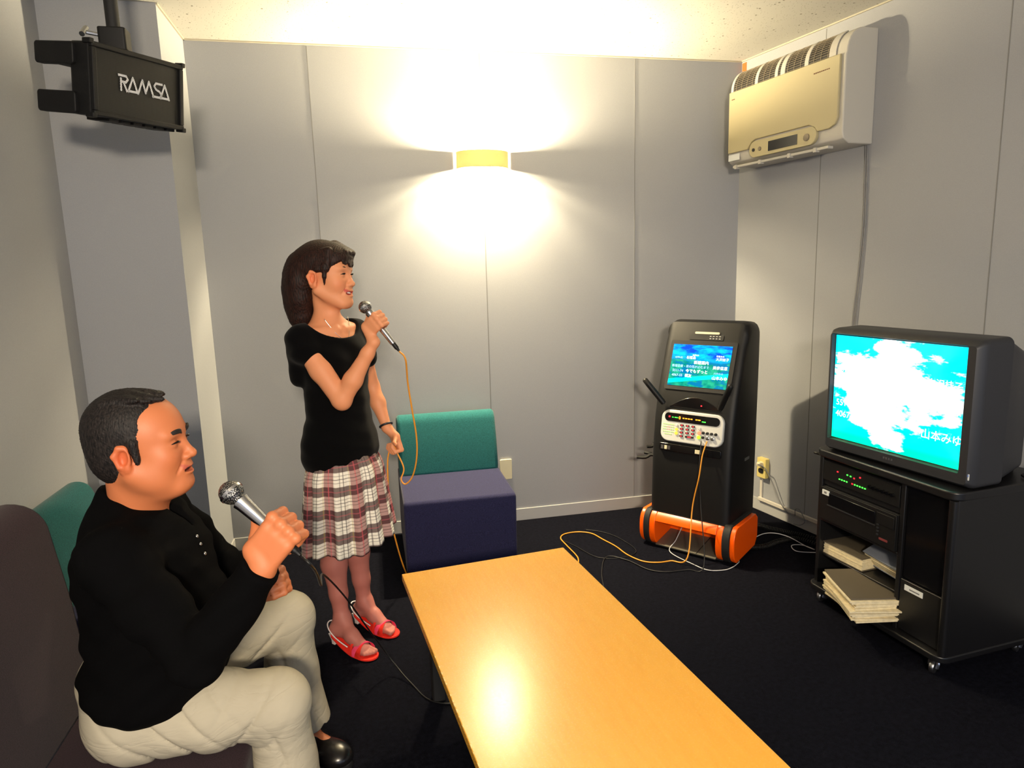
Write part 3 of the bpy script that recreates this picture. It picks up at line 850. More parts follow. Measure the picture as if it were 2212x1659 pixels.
    obj('base_top', box(BM(), 0, W, .04, .34, .19, .20), M['black_plastic'], t)
karaoke()
def kp_(x, y, z): return KM @ Vector((x, y, z))

# ------------------------------------------------------------------ loudspeaker on its ceiling pole
def speaker():
    # front face corners (world): seen from below and the side
    TL, TR, BR, BL = Vector((-.905, 2.75, 2.33)), Vector((-.560, 2.62, 2.235)), Vector((-.553, 2.575, 1.995)), Vector((-.885, 2.70, 2.06))
    TL = Vector(SPK['TL']); x = Vector(SPK['x']).normalized(); z = Vector(SPK['z']); z = (z - x * z.dot(x)).normalized(); y = z.cross(x)  # y points into the box
    Mx = Matrix((x, y, z)).transposed().to_4x4(); Mx.translation = TL
    t = empty_M('loudspeaker', Mx, label='black loudspeaker with a wire grille tilted down from a pole at the upper left', cat='loudspeaker')
    W, H, D = SPK['W'], SPK['H'], SPK['D']
    # local: x 0..W, y 0..D back, z -H..0
    M['spk'] = mat('speaker_shell', (13, 13, 14), .6, spec=.3, bump=(420, .5, .0012))
    bm = BM()
    box(bm, 0, W, .012, D * .62, -H, 0)
    loft(bm, [[(0.0, D * .6, -H), (W, D * .6, -H), (W, D * .6, 0), (0, D * .6, 0)], [(W * .12, D, -H * .85), (W * .88, D, -H * .85), (W * .88, D, -H * .15), (W * .12, D, -H * .15)]])
    obj('cabinet', bm, M['spk'], t, bevel=.008)
    bm = BM(); b = .016
    for q in ((0, W, -b, 0), (0, W, -H, -H + b), (0, b, -H + b, -b), (W - b, W, -H + b, -b)): box(bm, q[0], q[1], -.006, .014, q[2], q[3])
    obj('front_frame', bm, M['spk'], t, bevel=.003)
    m = mat('speaker_grille', (20, 19, 19), .5, metal=.3); tt = NT(m)
    tc = tt.n('TexCoord').outputs['Object']
    sp_ = tt.n('SeparateXYZ', Vector=tc)
    fx = tt.math('PINGPONG', tt.math('MULTIPLY', sp_.outputs[0], 190.), .5); fz = tt.math('PINGPONG', tt.math('MULTIPLY', sp_.outputs[2], 190.), .5)
    k = tt.math('GREATER_THAN', tt.math('MINIMUM', fx, fz), .2)
    tt.link(tt.mix(k, (.009, .0085, .008), (.001, .001, .001)), tt.b.inputs['Base Color'])
    g_ = obj('grille', box(BM(), b, W - b, .002, .012, -H + b, -b), m, t)
    # corner guards
    for cx in (0, W):
        for cz in (0, -H):
            obj('corner_guard', box(BM(), cx - .008, cx + .008, -.008, .03, cz - .008, cz + .008), M['spk'], t, bevel=.003)
    # flanges sticking out at the back left (handle brackets) and ribs below
    for z0, z1, n_ in ((-.075, -.005, 'upper_bracket'), (-H + .0, -H + .07, 'lower_bracket')):
        bm = BM(); rbox(bm, -.012, .016, D * .45, D + .10, z0, z1, .012, 'x'); rbox(bm, W - .016, W + .012, D * .45, D + .10, z0, z1, .012, 'x')
        box(bm, 0, W, D * .8, D + .085, z0 + .008, z1 - .008)
        obj(n_, bm, M['spk'], t, bevel=.004)
    bm = BM()
    for k in range(6):
        box(bm, W * (.22 + .13 * k), W * (.22 + .13 * k) + .035, .03, D * .9, -H - .010, -H + .002)
    obj('underside_ribs', bm, M['spk'], t, bevel=.002)
    # perforated logo: white dots where strokes run
    logo(t, W, H)
    return Mx
def logo(t, W, H):
    m = mat('logo_white', (225, 226, 228), .5); tt = NT(m)
    tc = tt.n('TexCoord').outputs['Object']; sp_ = tt.n('SeparateXYZ', Vector=tc)
    row = tt.math('FLOOR', tt.math('MULTIPLY', sp_.outputs[2], 230.))
    fx = tt.math('PINGPONG', tt.math('ADD', tt.math('MULTIPLY', sp_.outputs[0], 200.), tt.math('MULTIPLY', row, .5)), .5); fz = tt.math('PINGPONG', tt.math('MULTIPLY', sp_.outputs[2], 230.), .5)
    k = tt.math('GREATER_THAN', tt.math('MINIMUM', fx, fz), .27)
    tt.link(tt.mix(k, lin((225, 226, 228)), (.01, .01, .01)), tt.b.inputs['Base Color'])
    # letters on a 5 x 4 grid per glyph, drawn as thick strokes
    G = {'R': [[(0, 4), (3.2, 4), (3.9, 3.2), (3.0, 2.4), (1.2, 2.4)], [(.9, 3.2), (.9, 0)], [(1.9, 2.4), (3.4, 0)]],
         'A': [[(0, 0), (2.2, 4), (4.2, 0)], [(0, .25), (3.6, .25)]],
         'M': [[(0, 0), (2.0, 4), (3.4, .6), (5.0, 4), (7.0, 0)]],
         'S': [[(4.6, 4), (1.6, 4), (.8, 3.1), (1.6, 2.3), (3.4, 1.8), (4.2, .9), (3.4, .2), (0, .2)]]}
    bm = BM(); th = .62
    def stroke(P):
        for (ax, az), (bx, bz) in zip(P, P[1:]):
            d = Vector((bx - ax, bz - az)); d.normalize(); n = Vector((-d.y, d.x)) * th / 2; e = d * th * .3
            c = [(ax - e.x + n.x, az - e.y + n.y), (bx + e.x + n.x, bz + e.y + n.y), (bx + e.x - n.x, bz + e.y - n.y), (ax - e.x - n.x, az - e.y - n.y)]
            f = [bm.verts.new((p[0] * sc, y0, p[1] * sc * 1.35)) for p in c]; b = [bm.verts.new((p[0] * sc, y0 + .0015, p[1] * sc * 1.35)) for p in c]
            bm.faces.new(f); bm.faces.new(b[::-1])
            for i_ in range(4): bm.faces.new((f[i_], b[i_], b[(i_ + 1) % 4], f[(i_ + 1) % 4]))
    sc = .0089; y0 = 0; x = 0
    total = []
    for ch, adv in (('R', 3.9), ('A', 4.4), ('M', 6.6), ('S', 3.6), ('A', 4.4)):
        for s_ in G[ch]: stroke([(px + x, pz) for px, pz in s_])
        x += adv
    o = obj('logo', bm, m, t); o.location = (W * .27, -.0005, -H * .58)
SPK = {'TL': (-.804, 2.583, 2.300), 'x': (.58, .815, .03), 'z': (.05, -.20, .975), 'W': .36, 'H': .228, 'D': .16}
SPM = speaker()
def pole():
    c = SPM @ Vector((.17, .10, 0)); 
    t = empty('ceiling_pole', (c.x, c.y, ZC), label='black ceiling pole with a clamp holding the loudspeaker', cat='speaker mount')
    bm = BM(); lathe(bm, [(.0, -(ZC - c.z) + .04), (.022, -(ZC - c.z) + .04), (.022, 0), (0, 0)], seg=20); obj('pole', bm, M['black_matte'], t, smooth=40)
    bm = BM(); lathe(bm, [(0, -.012), (.055, -.012), (.055, 0), (0, 0)], seg=24); obj('ceiling_flange', bm, M['black_matte'], t, smooth=40)
    z = -(ZC - c.z)
    bm = BM(); rbox(bm, -.045, .045, -.035, .035, z - .0, z + .075, .01); obj('clamp', bm, M['black_plastic'], t, bevel=.004)
    bm = BM(); tube(bm, [(-.04, -.02, z + .05), (-.085, -.03, z + .055)], .007, 8, 0); tube(bm, [(-.085, -.055, z + .04), (-.085, -.005, z + .075)], .009, 8, 0)
    obj('wing_bolt', bm, M['steel'], t, smooth=40)
pole()

# ------------------------------------------------------------------ distance-field modelling for bodies and clothes
def V3(*a): return np.array(a, dtype=np.float64)
class Field:
    def __init__(s, lo, hi, step):
        s.ax = []
        for i in range(3):
            st = step[i] if isinstance(step, (list, tuple)) else step
            if callable(st):
                a = [lo[i]]
                while a[-1] < hi[i]: a.append(a[-1] + st(a[-1]))
                a = np.array(a)
            else: a = np.arange(lo[i], hi[i] + st, st)
            s.ax.append(a.astype(np.float32))
        s.F = np.full([len(a) for a in s.ax], .5, np.float32)
    def _g(s, lo, hi):
        sl = []; g = []
        for i in range(3):
            a = max(0, int(np.searchsorted(s.ax[i], lo[i])) - 1); b = min(len(s.ax[i]), int(np.searchsorted(s.ax[i], hi[i])) + 1)
            if b <= a: return None, None
            sl.append(slice(a, b)); sh = [1, 1, 1]; sh[i] = -1; g.append(s.ax[i][a:b].reshape(sh))
        return tuple(sl), g
    def _put(s, sl, d, k, op):
        F = s.F[sl]
        if op == 'sub': d = -d
        if op == 'add':
            if k > 0:
                h = np.clip(.5 + .5 * (F - d) / k, 0, 1); r = F + (d - F) * h - k * h * (1 - h)
            else: r = np.minimum(F, d)
        else:
            if k > 0:
                h = np.clip(.5 - .5 * (F - d) / k, 0, 1); r = F + (d - F) * h + k * h * (1 - h)
            else: r = np.maximum(F, d)
        s.F[sl] = r
    def rc(s, a, b, ra, rb, k=.01, op='add'):
        a = np.array(a, float); b = np.array(b, float); m = max(ra, rb) + k + .02
        sl, g = s._g(np.minimum(a, b) - m, np.maximum(a, b) + m)
        if sl is None: return s
        ab = b - a; L = float(ab @ ab) + 1e-12
        p = [g[i] - np.float32(a[i]) for i in range(3)]
        h = np.clip((p[0] * ab[0] + p[1] * ab[1] + p[2] * ab[2]) / L, 0, 1).astype(np.float32)
        d = np.sqrt((p[0] - ab[0] * h) ** 2 + (p[1] - ab[1] * h) ** 2 + (p[2] - ab[2] * h) ** 2) - (ra + (rb - ra) * h)
        s._put(sl, d.astype(np.float32), k, op); return s
    def chain(s, P, R, k=.01, op='add'):
        for i in range(len(P) - 1): s.rc(P[i], P[i + 1], R[i], R[i + 1], k, op)
        return s
    def ell(s, c, r, A=None, k=.01, op='add'):
        """ellipsoid, A rows = axes"""
        c = np.array(c, float); r = np.array(r, float); A = np.eye(3) if A is None else np.array(A, float)
        e = np.sqrt(((A * r[:, None]) ** 2).sum(0)) + k + .02
        sl, g = s._g(c - e, c + e)
        if sl is None: return s
        p = [g[i] - np.float32(c[i]) for i in range(3)]
        q = [(p[0] * A[i][0] + p[1] * A[i][1] + p[2] * A[i][2]) for i in range(3)]
        k0 = np.sqrt((q[0] / r[0]) ** 2 + (q[1] / r[1]) ** 2 + (q[2] / r[2]) ** 2) + 1e-9
        k1 = np.sqrt((q[0] / r[0] ** 2) ** 2 + (q[1] / r[1] ** 2) ** 2 + (q[2] / r[2] ** 2) ** 2) + 1e-9
        s._put(sl, (k0 * (k0 - 1) / k1).astype(np.float32), k, op); return s
    def box(s, c, h, A=None, rnd=.005, k=.005, op='add'):
        c = np.array(c, float); h = np.array(h, float); A = np.eye(3) if A is None else np.array(A, float)
        e = np.abs(A * h[:, None]).sum(0) + k + .02
        sl, g = s._g(c - e, c + e)
        if sl is None: return s
        p = [g[i] - np.float32(c[i]) for i in range(3)]
        q = [np.abs(p[0] * A[i][0] + p[1] * A[i][1] + p[2] * A[i][2]) - (h[i] - rnd) for i in range(3)]
        d = np.sqrt(np.maximum(q[0], 0) ** 2 + np.maximum(q[1], 0) ** 2 + np.maximum(q[2], 0) ** 2) + np.minimum(np.maximum(np.maximum(q[0], q[1]), q[2]), 0) - rnd
        s._put(sl, d.astype(np.float32), k, op); return s
    def plane(s, c, n, k=0, lo=None, hi=None):
        """cut away the side the normal points to, inside an optional region"""
        lo = lo if lo is not None else [a[0] for a in s.ax]; hi = hi if hi is not None else [a[-1] for a in s.ax]
        sl, g = s._g(lo, hi); n = np.array(n, float); n /= np.linalg.norm(n)
        d = (g[0] - c[0]) * n[0] + (g[1] - c[1]) * n[1] + (g[2] - c[2]) * n[2]
        s._put(sl, (-d).astype(np.float32), k, 'sub'); return s
    def warp(s, fn, lo=None, hi=None):
        lo = lo if lo is not None else [a[0] for a in s.ax]; hi = hi if hi is not None else [a[-1] for a in s.ax]
        sl, g = s._g(lo, hi); s.F[sl] += fn(*g).astype(np.float32); return s
    def mesh(s):
        F = s.F; I = F < 0
        F[0] = np.maximum(F[0], .01); I = F < 0
        n = np.array(F.shape)
        c = I[:-1, :-1, :-1].astype(np.int8)
        cnt = np.zeros(n - 1, np.int8)
        for dx in (0, 1):
            for dy in (0, 1):
                for dz in (0, 1):
                    cnt += I[dx:n[0] - 1 + dx, dy:n[1] - 1 + dy, dz:n[2] - 1 + dz]
        act = (cnt > 0) & (cnt < 8)
        ix = np.argwhere(act); idx = np.full(n - 1, -1, np.int32); idx[act] = np.arange(len(ix))
        corners = [(a, b, d) for a in (0, 1) for b in (0, 1) for d in (0, 1)]
        val = np.stack([F[ix[:, 0] + a, ix[:, 1] + b, ix[:, 2] + d] for a, b, d in corners], 1)
        acc = np.zeros((len(ix), 3)); num = np.zeros(len(ix))
        for i, ci in enumerate(corners):
            for j, cj in enumerate(corners):
                if j <= i or sum(abs(p - q) for p, q in zip(ci, cj)) != 1: continue
                m = (val[:, i] < 0) != (val[:, j] < 0)
                t = np.where(m, val[:, i] / (val[:, i] - val[:, j] + 1e-12), 0)[:, None]
                p = np.array(ci) + t * (np.array(cj) - np.array(ci))
                acc += np.where(m[:, None], p, 0); num += m
        fr = acc / num[:, None]
        P = np.empty_like(fr)
        for a in range(3):
            x0 = s.ax[a][ix[:, a]]; x1 = s.ax[a][ix[:, a] + 1]; P[:, a] = x0 + (x1 - x0) * fr[:, a]
        Q = []
        for a in range(3):
            b, c_ = (a + 1) % 3, (a + 2) % 3
            sl0 = [slice(1, -1)] * 3; sl1 = [slice(1, -1)] * 3
            sl0[a] = slice(0, n[a] - 1); sl1[a] = slice(1, n[a])
            A0 = I[tuple(sl0)]; A1 = I[tuple(sl1)]
            e = np.argwhere(A0 != A1)
            inside0 = A0[tuple(e.T)]
            e = e.copy()
            for q in (b, c_): e[:, q] += 1
            def cell(db, dc):
                k = e.copy(); k[:, b] += db; k[:, c_] += dc
                return idx[k[:, 0], k[:, 1], k[:, 2]]
            q = np.stack([cell(-1, -1), cell(0, -1), cell(0, 0), cell(-1, 0)], 1)
            q[~inside0] = q[~inside0][:, ::-1]
            Q.append(q)
        Q = np.concatenate(Q); Q = Q[(Q >= 0).all(1)]
        return P, Q
def fobj(name, F, m, parent, off, color=None, smooth_it=0, post=None, label=None):
    P, Q = F.mesh()
    if smooth_it:
        for _ in range(smooth_it):
            acc = np.zeros_like(P); num = np.zeros(len(P))
            for i in range(4):
                a, b = Q[:, i], Q[:, (i + 1) % 4]
                for k in range(3):
                    acc[:, k] += np.bincount(a, P[b, k], len(P)) + np.bincount(b, P[a, k], len(P))
                num += np.bincount(a, minlength=len(P)) + np.bincount(b, minlength=len(P))
            P = P * .4 + .6 * acc / np.maximum(num, 1)[:, None]
    if post: P = post(P)
    me = bpy.data.meshes.new(name)
    me.vertices.add(len(P)); me.vertices.foreach_set('co', (P - np.array(off)).astype(np.float32).ravel())
    me.loops.add(len(Q) * 4); me.loops.foreach_set('vertex_index', Q.astype(np.int32).ravel())
    me.polygons.add(len(Q)); me.polygons.foreach_set('loop_start', np.arange(0, len(Q) * 4, 4, dtype=np.int32)); me.polygons.foreach_set('loop_total', np.full(len(Q), 4, np.int32))
    me.update(calc_edges=True); me.validate()
    me.polygons.foreach_set('use_smooth', np.ones(len(me.polygons), bool))
    if color is not None:
        at = me.color_attributes.new('tint', 'FLOAT_COLOR', 'POINT')
        c = np.ones((len(P), 4), np.float32); c[:, :3] = color(P); at.data.foreach_set('color', c.ravel())
    o = bpy.data.objects.new(name, me); COL.objects.link(o); me.materials.append(m); o.parent = parent
    if label: o['label'] = label
    return o
class Frame:
    """local axes: x forward, y left, z up"""
    def __init__(s, o, fwd, up=(0, 0, 1), sc=1.0):
        s.o = V3(*o); f = V3(*fwd); f /= np.linalg.norm(f); u = V3(*up); u = u - f * (u @ f); u /= np.linalg.norm(u)
        s.A = np.array([f, np.cross(u, f), u]); s.s = sc
    def p(s, *q): return s.o + s.s * (np.array(q, float) @ s.A)
    def loc(s, P): return (P - s.o) @ s.A.T / s.s
    def rot(s, yaw=0, pitch=0, roll=0):
        """axes turned in the local frame: yaw about z, pitch about y, roll about x"""
        cz, sz, cy, sy, cx, sx = math.cos(yaw), math.sin(yaw), math.cos(pitch), math.sin(pitch), math.cos(roll), math.sin(roll)
        R = np.array([[cz, -sz, 0], [sz, cz, 0], [0, 0, 1]]) @ np.array([[cy, 0, sy], [0, 1, 0], [-sy, 0, cy]]) @ np.array([[1, 0, 0], [0, cx, -sx], [0, sx, cx]])
        return R.T @ s.A
def head(F, h, jaw=1.0, chin=1.0, nose=1.0, smile=.3, male=False):
    S_ = h.s
    def e(c, r, k=.012, op='add', **rot): F.ell(h.p(*c), np.array(r) * S_, h.rot(**rot) if rot else h.A, k * S_, op)
    def r_(a, b, ra, rb, k=.01, op='add'): F.rc(h.p(*a), h.p(*b), ra * S_, rb * S_, k * S_, op)
    e((-.012, 0, .036), (.094, .076, .082), .01)
    e((.030, 0, .02), (.062, .064, .075), .03)
    e((.026, 0, -.040), (.060, .058 * jaw, .068), .03)
    e((.052, 0, -.072), (.036, .038 * jaw, .040), .02)
    e((.078, 0, -.099 * chin), (.018, .021, .016), .02)
    for y in (-1, 1):
        r_((-.004, y * .058 * jaw, -.052), (.066, y * .022, -.100), .017, .015, .03)        # jaw line
        e((.058, y * .037, -.030), (.026, .023, .026), .025)                                # cheek
        e((.074, y * .024, .020), (.014, .027, .011), .016)                                 # brow
        e((.096, y * .032, -.001), (.016, .018, .011), .012, 'sub')                         # eye socket
        e((.0735, y * .031, -.002), (.0145, .0165, .0125), .004)                            # closed, smiling lids
        # ear
        A = dict(yaw=y * .25, pitch=.12, roll=0)
        c = (-.010, y * .077, -.014)
        e(c, (.019, .0070, .033), .006, **A)
        e((-.006, y * .082, -.010), (.010, .006, .018), .003, 'sub', **A)
        e((-.003, y * .078, -.034), (.008, .006, .010), .004)
        r_((-.025, y * .083, -.004), (-.018, y * .083, -.030), .0042, .003, .008)
        r_((-.025, y * .083, -.004), (-.014, y * .082, .013), .0042, .0036, .008); r_((-.014, y * .082, .013), (.000, y * .079, .010), .0036, .003, .006)
        r_((.004, y * .075, -.016), (.003, y * .075, -.022), .004, .004, .003)
    r_((.083, 0, .006), (.101 * nose if nose > 1 else .101, 0, -.030), .0065, .0085, .012)
    e((.103, 0, -.034), (.0105, .0105, .0085), .008)
    for y in (-1, 1):
        e((.095, y * .0125, -.037), (.010, .0065, .0065), .006)
        e((.100, y * .006, -.0425), (.004, .0028, .003), .002, 'sub')
    # mouth: muzzle, lips, opening
    e((.074, 0, -.062), (.026, .028, .020), .015)
    w = .0205 + .008 * smile
    pts = []
    for k in range(9):
        t = -1 + k / 4; pts.append((.0985 - .017 * t * t, t * w, -.0665 + .007 * smile * t * t))
    for (a, b) in zip(pts, pts[1:]):
        up = .0048
        F.rc(h.p(a[0], a[1], a[2] + up), h.p(b[0], b[1], b[2] + up), .0027 * S_, .0027 * S_, .003 * S_)
        F.rc(h.p(a[0] - .001, a[1] * .85, a[2] - up - .003 * smile), h.p(b[0] - .001, b[1] * .85, b[2] - up - .003 * smile), .0034 * S_, .0034 * S_, .004 * S_)
    e((.093, 0, -.067), (.016, w * .82, .0036 + .003 * smile), .002, 'sub')
    for y in (-1, 1): r_((.089, y * .022, -.046), (.078, y * .036, -.068), .0018, .002, .006, 'sub')     # laugh lines
SKIN = {}
def skin_color(h, base, lip, blush=1.0, lw=.033, hose_shade=None):
    base = np.array(lin(base)); lip = np.array(lin(lip)); red = base * np.array([1.0, .62, .52])
    def f(P):
        q = h.loc(P); c = np.tile(base, (len(P), 1))
        def w(c0, r): return np.clip(1.25 - np.sqrt((((q - np.array(c0)) / np.array(r)) ** 2).sum(1)), 0, 1)[:, None]
        for y in (-1, 1):
            c = c * (1 - .35 * blush * w((.075, y * .04, -.035), (.03, .03, .026))) + red * .35 * blush * w((.075, y * .04, -.035), (.03, .03, .026))
            k = .8 * w((-.010, y * .08, -.012), (.03, .02, .04)); c = c * (1 - k) + red * k
        lipz = np.abs(q[:, 2] + .0668 - 14 * (q[:, 1] ** 2)) 
        k = (np.clip((.0085 - lipz) / .003, 0, 1) * np.clip((lw - np.abs(q[:, 1])) / .003, 0, 1) * (q[:, 0] > .072))[:, None]
        c = c * (1 - k) + lip * k
        if hose_shade:
            k = (P[:, 2] < .62)[:, None]; c = np.where(k, np.array(lin(hose_shade)), c)  # darker legs: stocking tone, with the shade on them painted into the colour
        return c
    return f
def hand_grip(F, O, z, u, r, sc=1.0, wrist=None, thumb=1, k=.003, side=1):
    """fist round a rod: z along the rod (thumb side), u towards the back of the hand"""
    O = V3(*O); z = V3(*z); z /= np.linalg.norm(z); u = V3(*u); u = u - z * (u @ z); u /= np.linalg.norm(u); v = np.cross(z, u) * side
    def pol(a, R, zz): a = math.radians(a); return O + (u * math.cos(a) + v * math.sin(a)) * R * 1.0 + z * zz
    s = sc
    A = np.array([v, u * side, z])
    pc = O + u * (r + .018 * s) - v * .016 * s
    F.box(pc - z * .001, (.038 * s, .0135 * s, .038 * s), A, .012 * s, .006)
    F.ell(O + u * (r + .014 * s) - v * .038 * s + z * .020 * s, (.024 * s, .014 * s, .017 * s), A, .009)
    F.ell(O + u * (r + .016 * s) - v * .040 * s - z * .022 * s, (.026 * s, .012 * s, .014 * s), A, .009)
    for zz, l, fr in ((.0300, .98, .0098), (.0095, 1.06, .0102), (-.0110, 1.0, .0098), (-.0300, .84, .0088)):
        zz *= s; fr *= s; R1 = r + .024 * s
        m = pol(48, r + (.028 + .006 * l) * s, zz); pp = pol(104, r + (.027 * l) * s, zz * 1.02); dd = pol(165, r + .012 * s, zz); tt = pol(228, r + .010 * s, zz * .95)
        F.rc(pc + z * zz * .6, m, .011 * s, fr * 1.12, .008)
        F.rc(m, pp, fr * 1.08, fr, .0028); F.rc(pp, dd, fr, fr * .92, .002); F.rc(dd, tt, fr * .92, fr * .82, .002)
        F.ell(m, (fr * 1.2, fr * 1.2, fr * 1.1), A, .004); F.ell(pp, (fr * 1.08, fr * 1.08, fr * 1.05), A, .002)
    if thumb:
        t0 = O + u * (r + .012 * s) - v * .046 * s + z * .020 * s
        t1 = pol(-78, r + .020 * s, .036 * s); t2 = pol(-128, r + .012 * s, .056 * s); t3 = pol(-158, r + .011 * s, .078 * s)
        F.chain([t0, t1, t2, t3], [.014 * s, .0118 * s, .0108 * s, .0088 * s], .004)
    if wrist is not None:
        w = V3(*wrist)
        F.rc(O + u * (r + .018 * s) - v * .045 * s, w, .0175 * s, .023 * s, .014)
        F.rc(O + u * (r + .018 * s) - v * .045 * s + z * .012 * s, w, .015 * s, .0195 * s, .012)
        F.rc(O + u * (r + .018 * s) - v * .045 * s - z * .014 * s, w, .013 * s, .0195 * s, .012)
    return v
M['skin_woman'] = mat('skin_woman', (225, 165, 130), .56, spec=.35, attr='tint', bump=(260, .08, .0006), sss=.12)
M['skin_man'] = mat('skin_man', (205, 140, 105), .50, spec=.4, attr='tint', bump=(240, .15, .0008), sss=.12)
def hair_mat(name, rgb, rgb2, axis=(1, 1, 1), sc=120):
    m = mat(name, rgb, .58, spec=.25); t = NT(m)
    tc = t.n('TexCoord').outputs['Object']
    n = t.n('TexNoise', Vector=t.n('Mapping', Vector=tc, Scale=axis).outputs[0], Scale=float(sc), Detail=4.).outputs[0]
    f = t.n('MapRange', Value=n, i1=.35, i2=.68).outputs[0]
    t.link(t.mix(f, lin(rgb), lin(rgb2)), t.b.inputs['Base Color'])
    bp = t.n('Bump', Strength=.7, Distance=.002, Height=n); t.link(bp.outputs[0], t.b.inputs['Normal'])
    return m
M['hair_woman'] = hair_mat('hair_woman', (13, 8, 7), (52, 26, 18), (1, 1, .16), 260)
M['hair_man'] = hair_mat('hair_man', (12, 11, 12), (44, 38, 36), (1, 1, .3), 300)
def wrinkle(m, sc, st, dist):
    t = NT(m); tc = t.n('TexCoord').outputs['Object']
    n = t.n('TexNoise', Vector=t.n('Mapping', Vector=tc, Rotation=(.3, .5, .2), Scale=(1., 1., 2.2)).outputs[0], Scale=sc, Detail=3., Distortion=1.2).outputs[0]
    r = t.math('ABSOLUTE', t.math('SUBTRACT', n, .5))
    old = t.b.inputs['Normal'].links[0].from_socket if t.b.inputs['Normal'].links else None
    b = t.n('Bump', Strength=st, Distance=dist, Height=t.math('POWER', r, .6))
    if old: t.link(old, b.inputs['Normal'])
    t.link(b.outputs[0], t.b.inputs['Normal'])
M['brow'] = mat('brow_hair', (20, 14, 12), .7); M['eye_dark'] = mat('eye_dark', (12, 8, 8), .2); M['eye_white'] = mat('eye_white', (215, 205, 198), .3)
M['teeth'] = mat('teeth', (232, 226, 214), .3); M['mouth_dark'] = mat('mouth_inside', (60, 16, 16), .6)
def patch_on(h, pts, r, m, parent, off, name, seg=6):
    bm = BM(); P = [Vector(h.p(*p) - np.array(off)) for p in pts]
    tube(bm, P, r * h.s, seg, 5, radii=lambda t: r * h.s * (math.sin(PI * min(max(t, .0), 1)) ** .6 * .85 + .15))
    return obj(name, bm, m, parent, smooth=True)
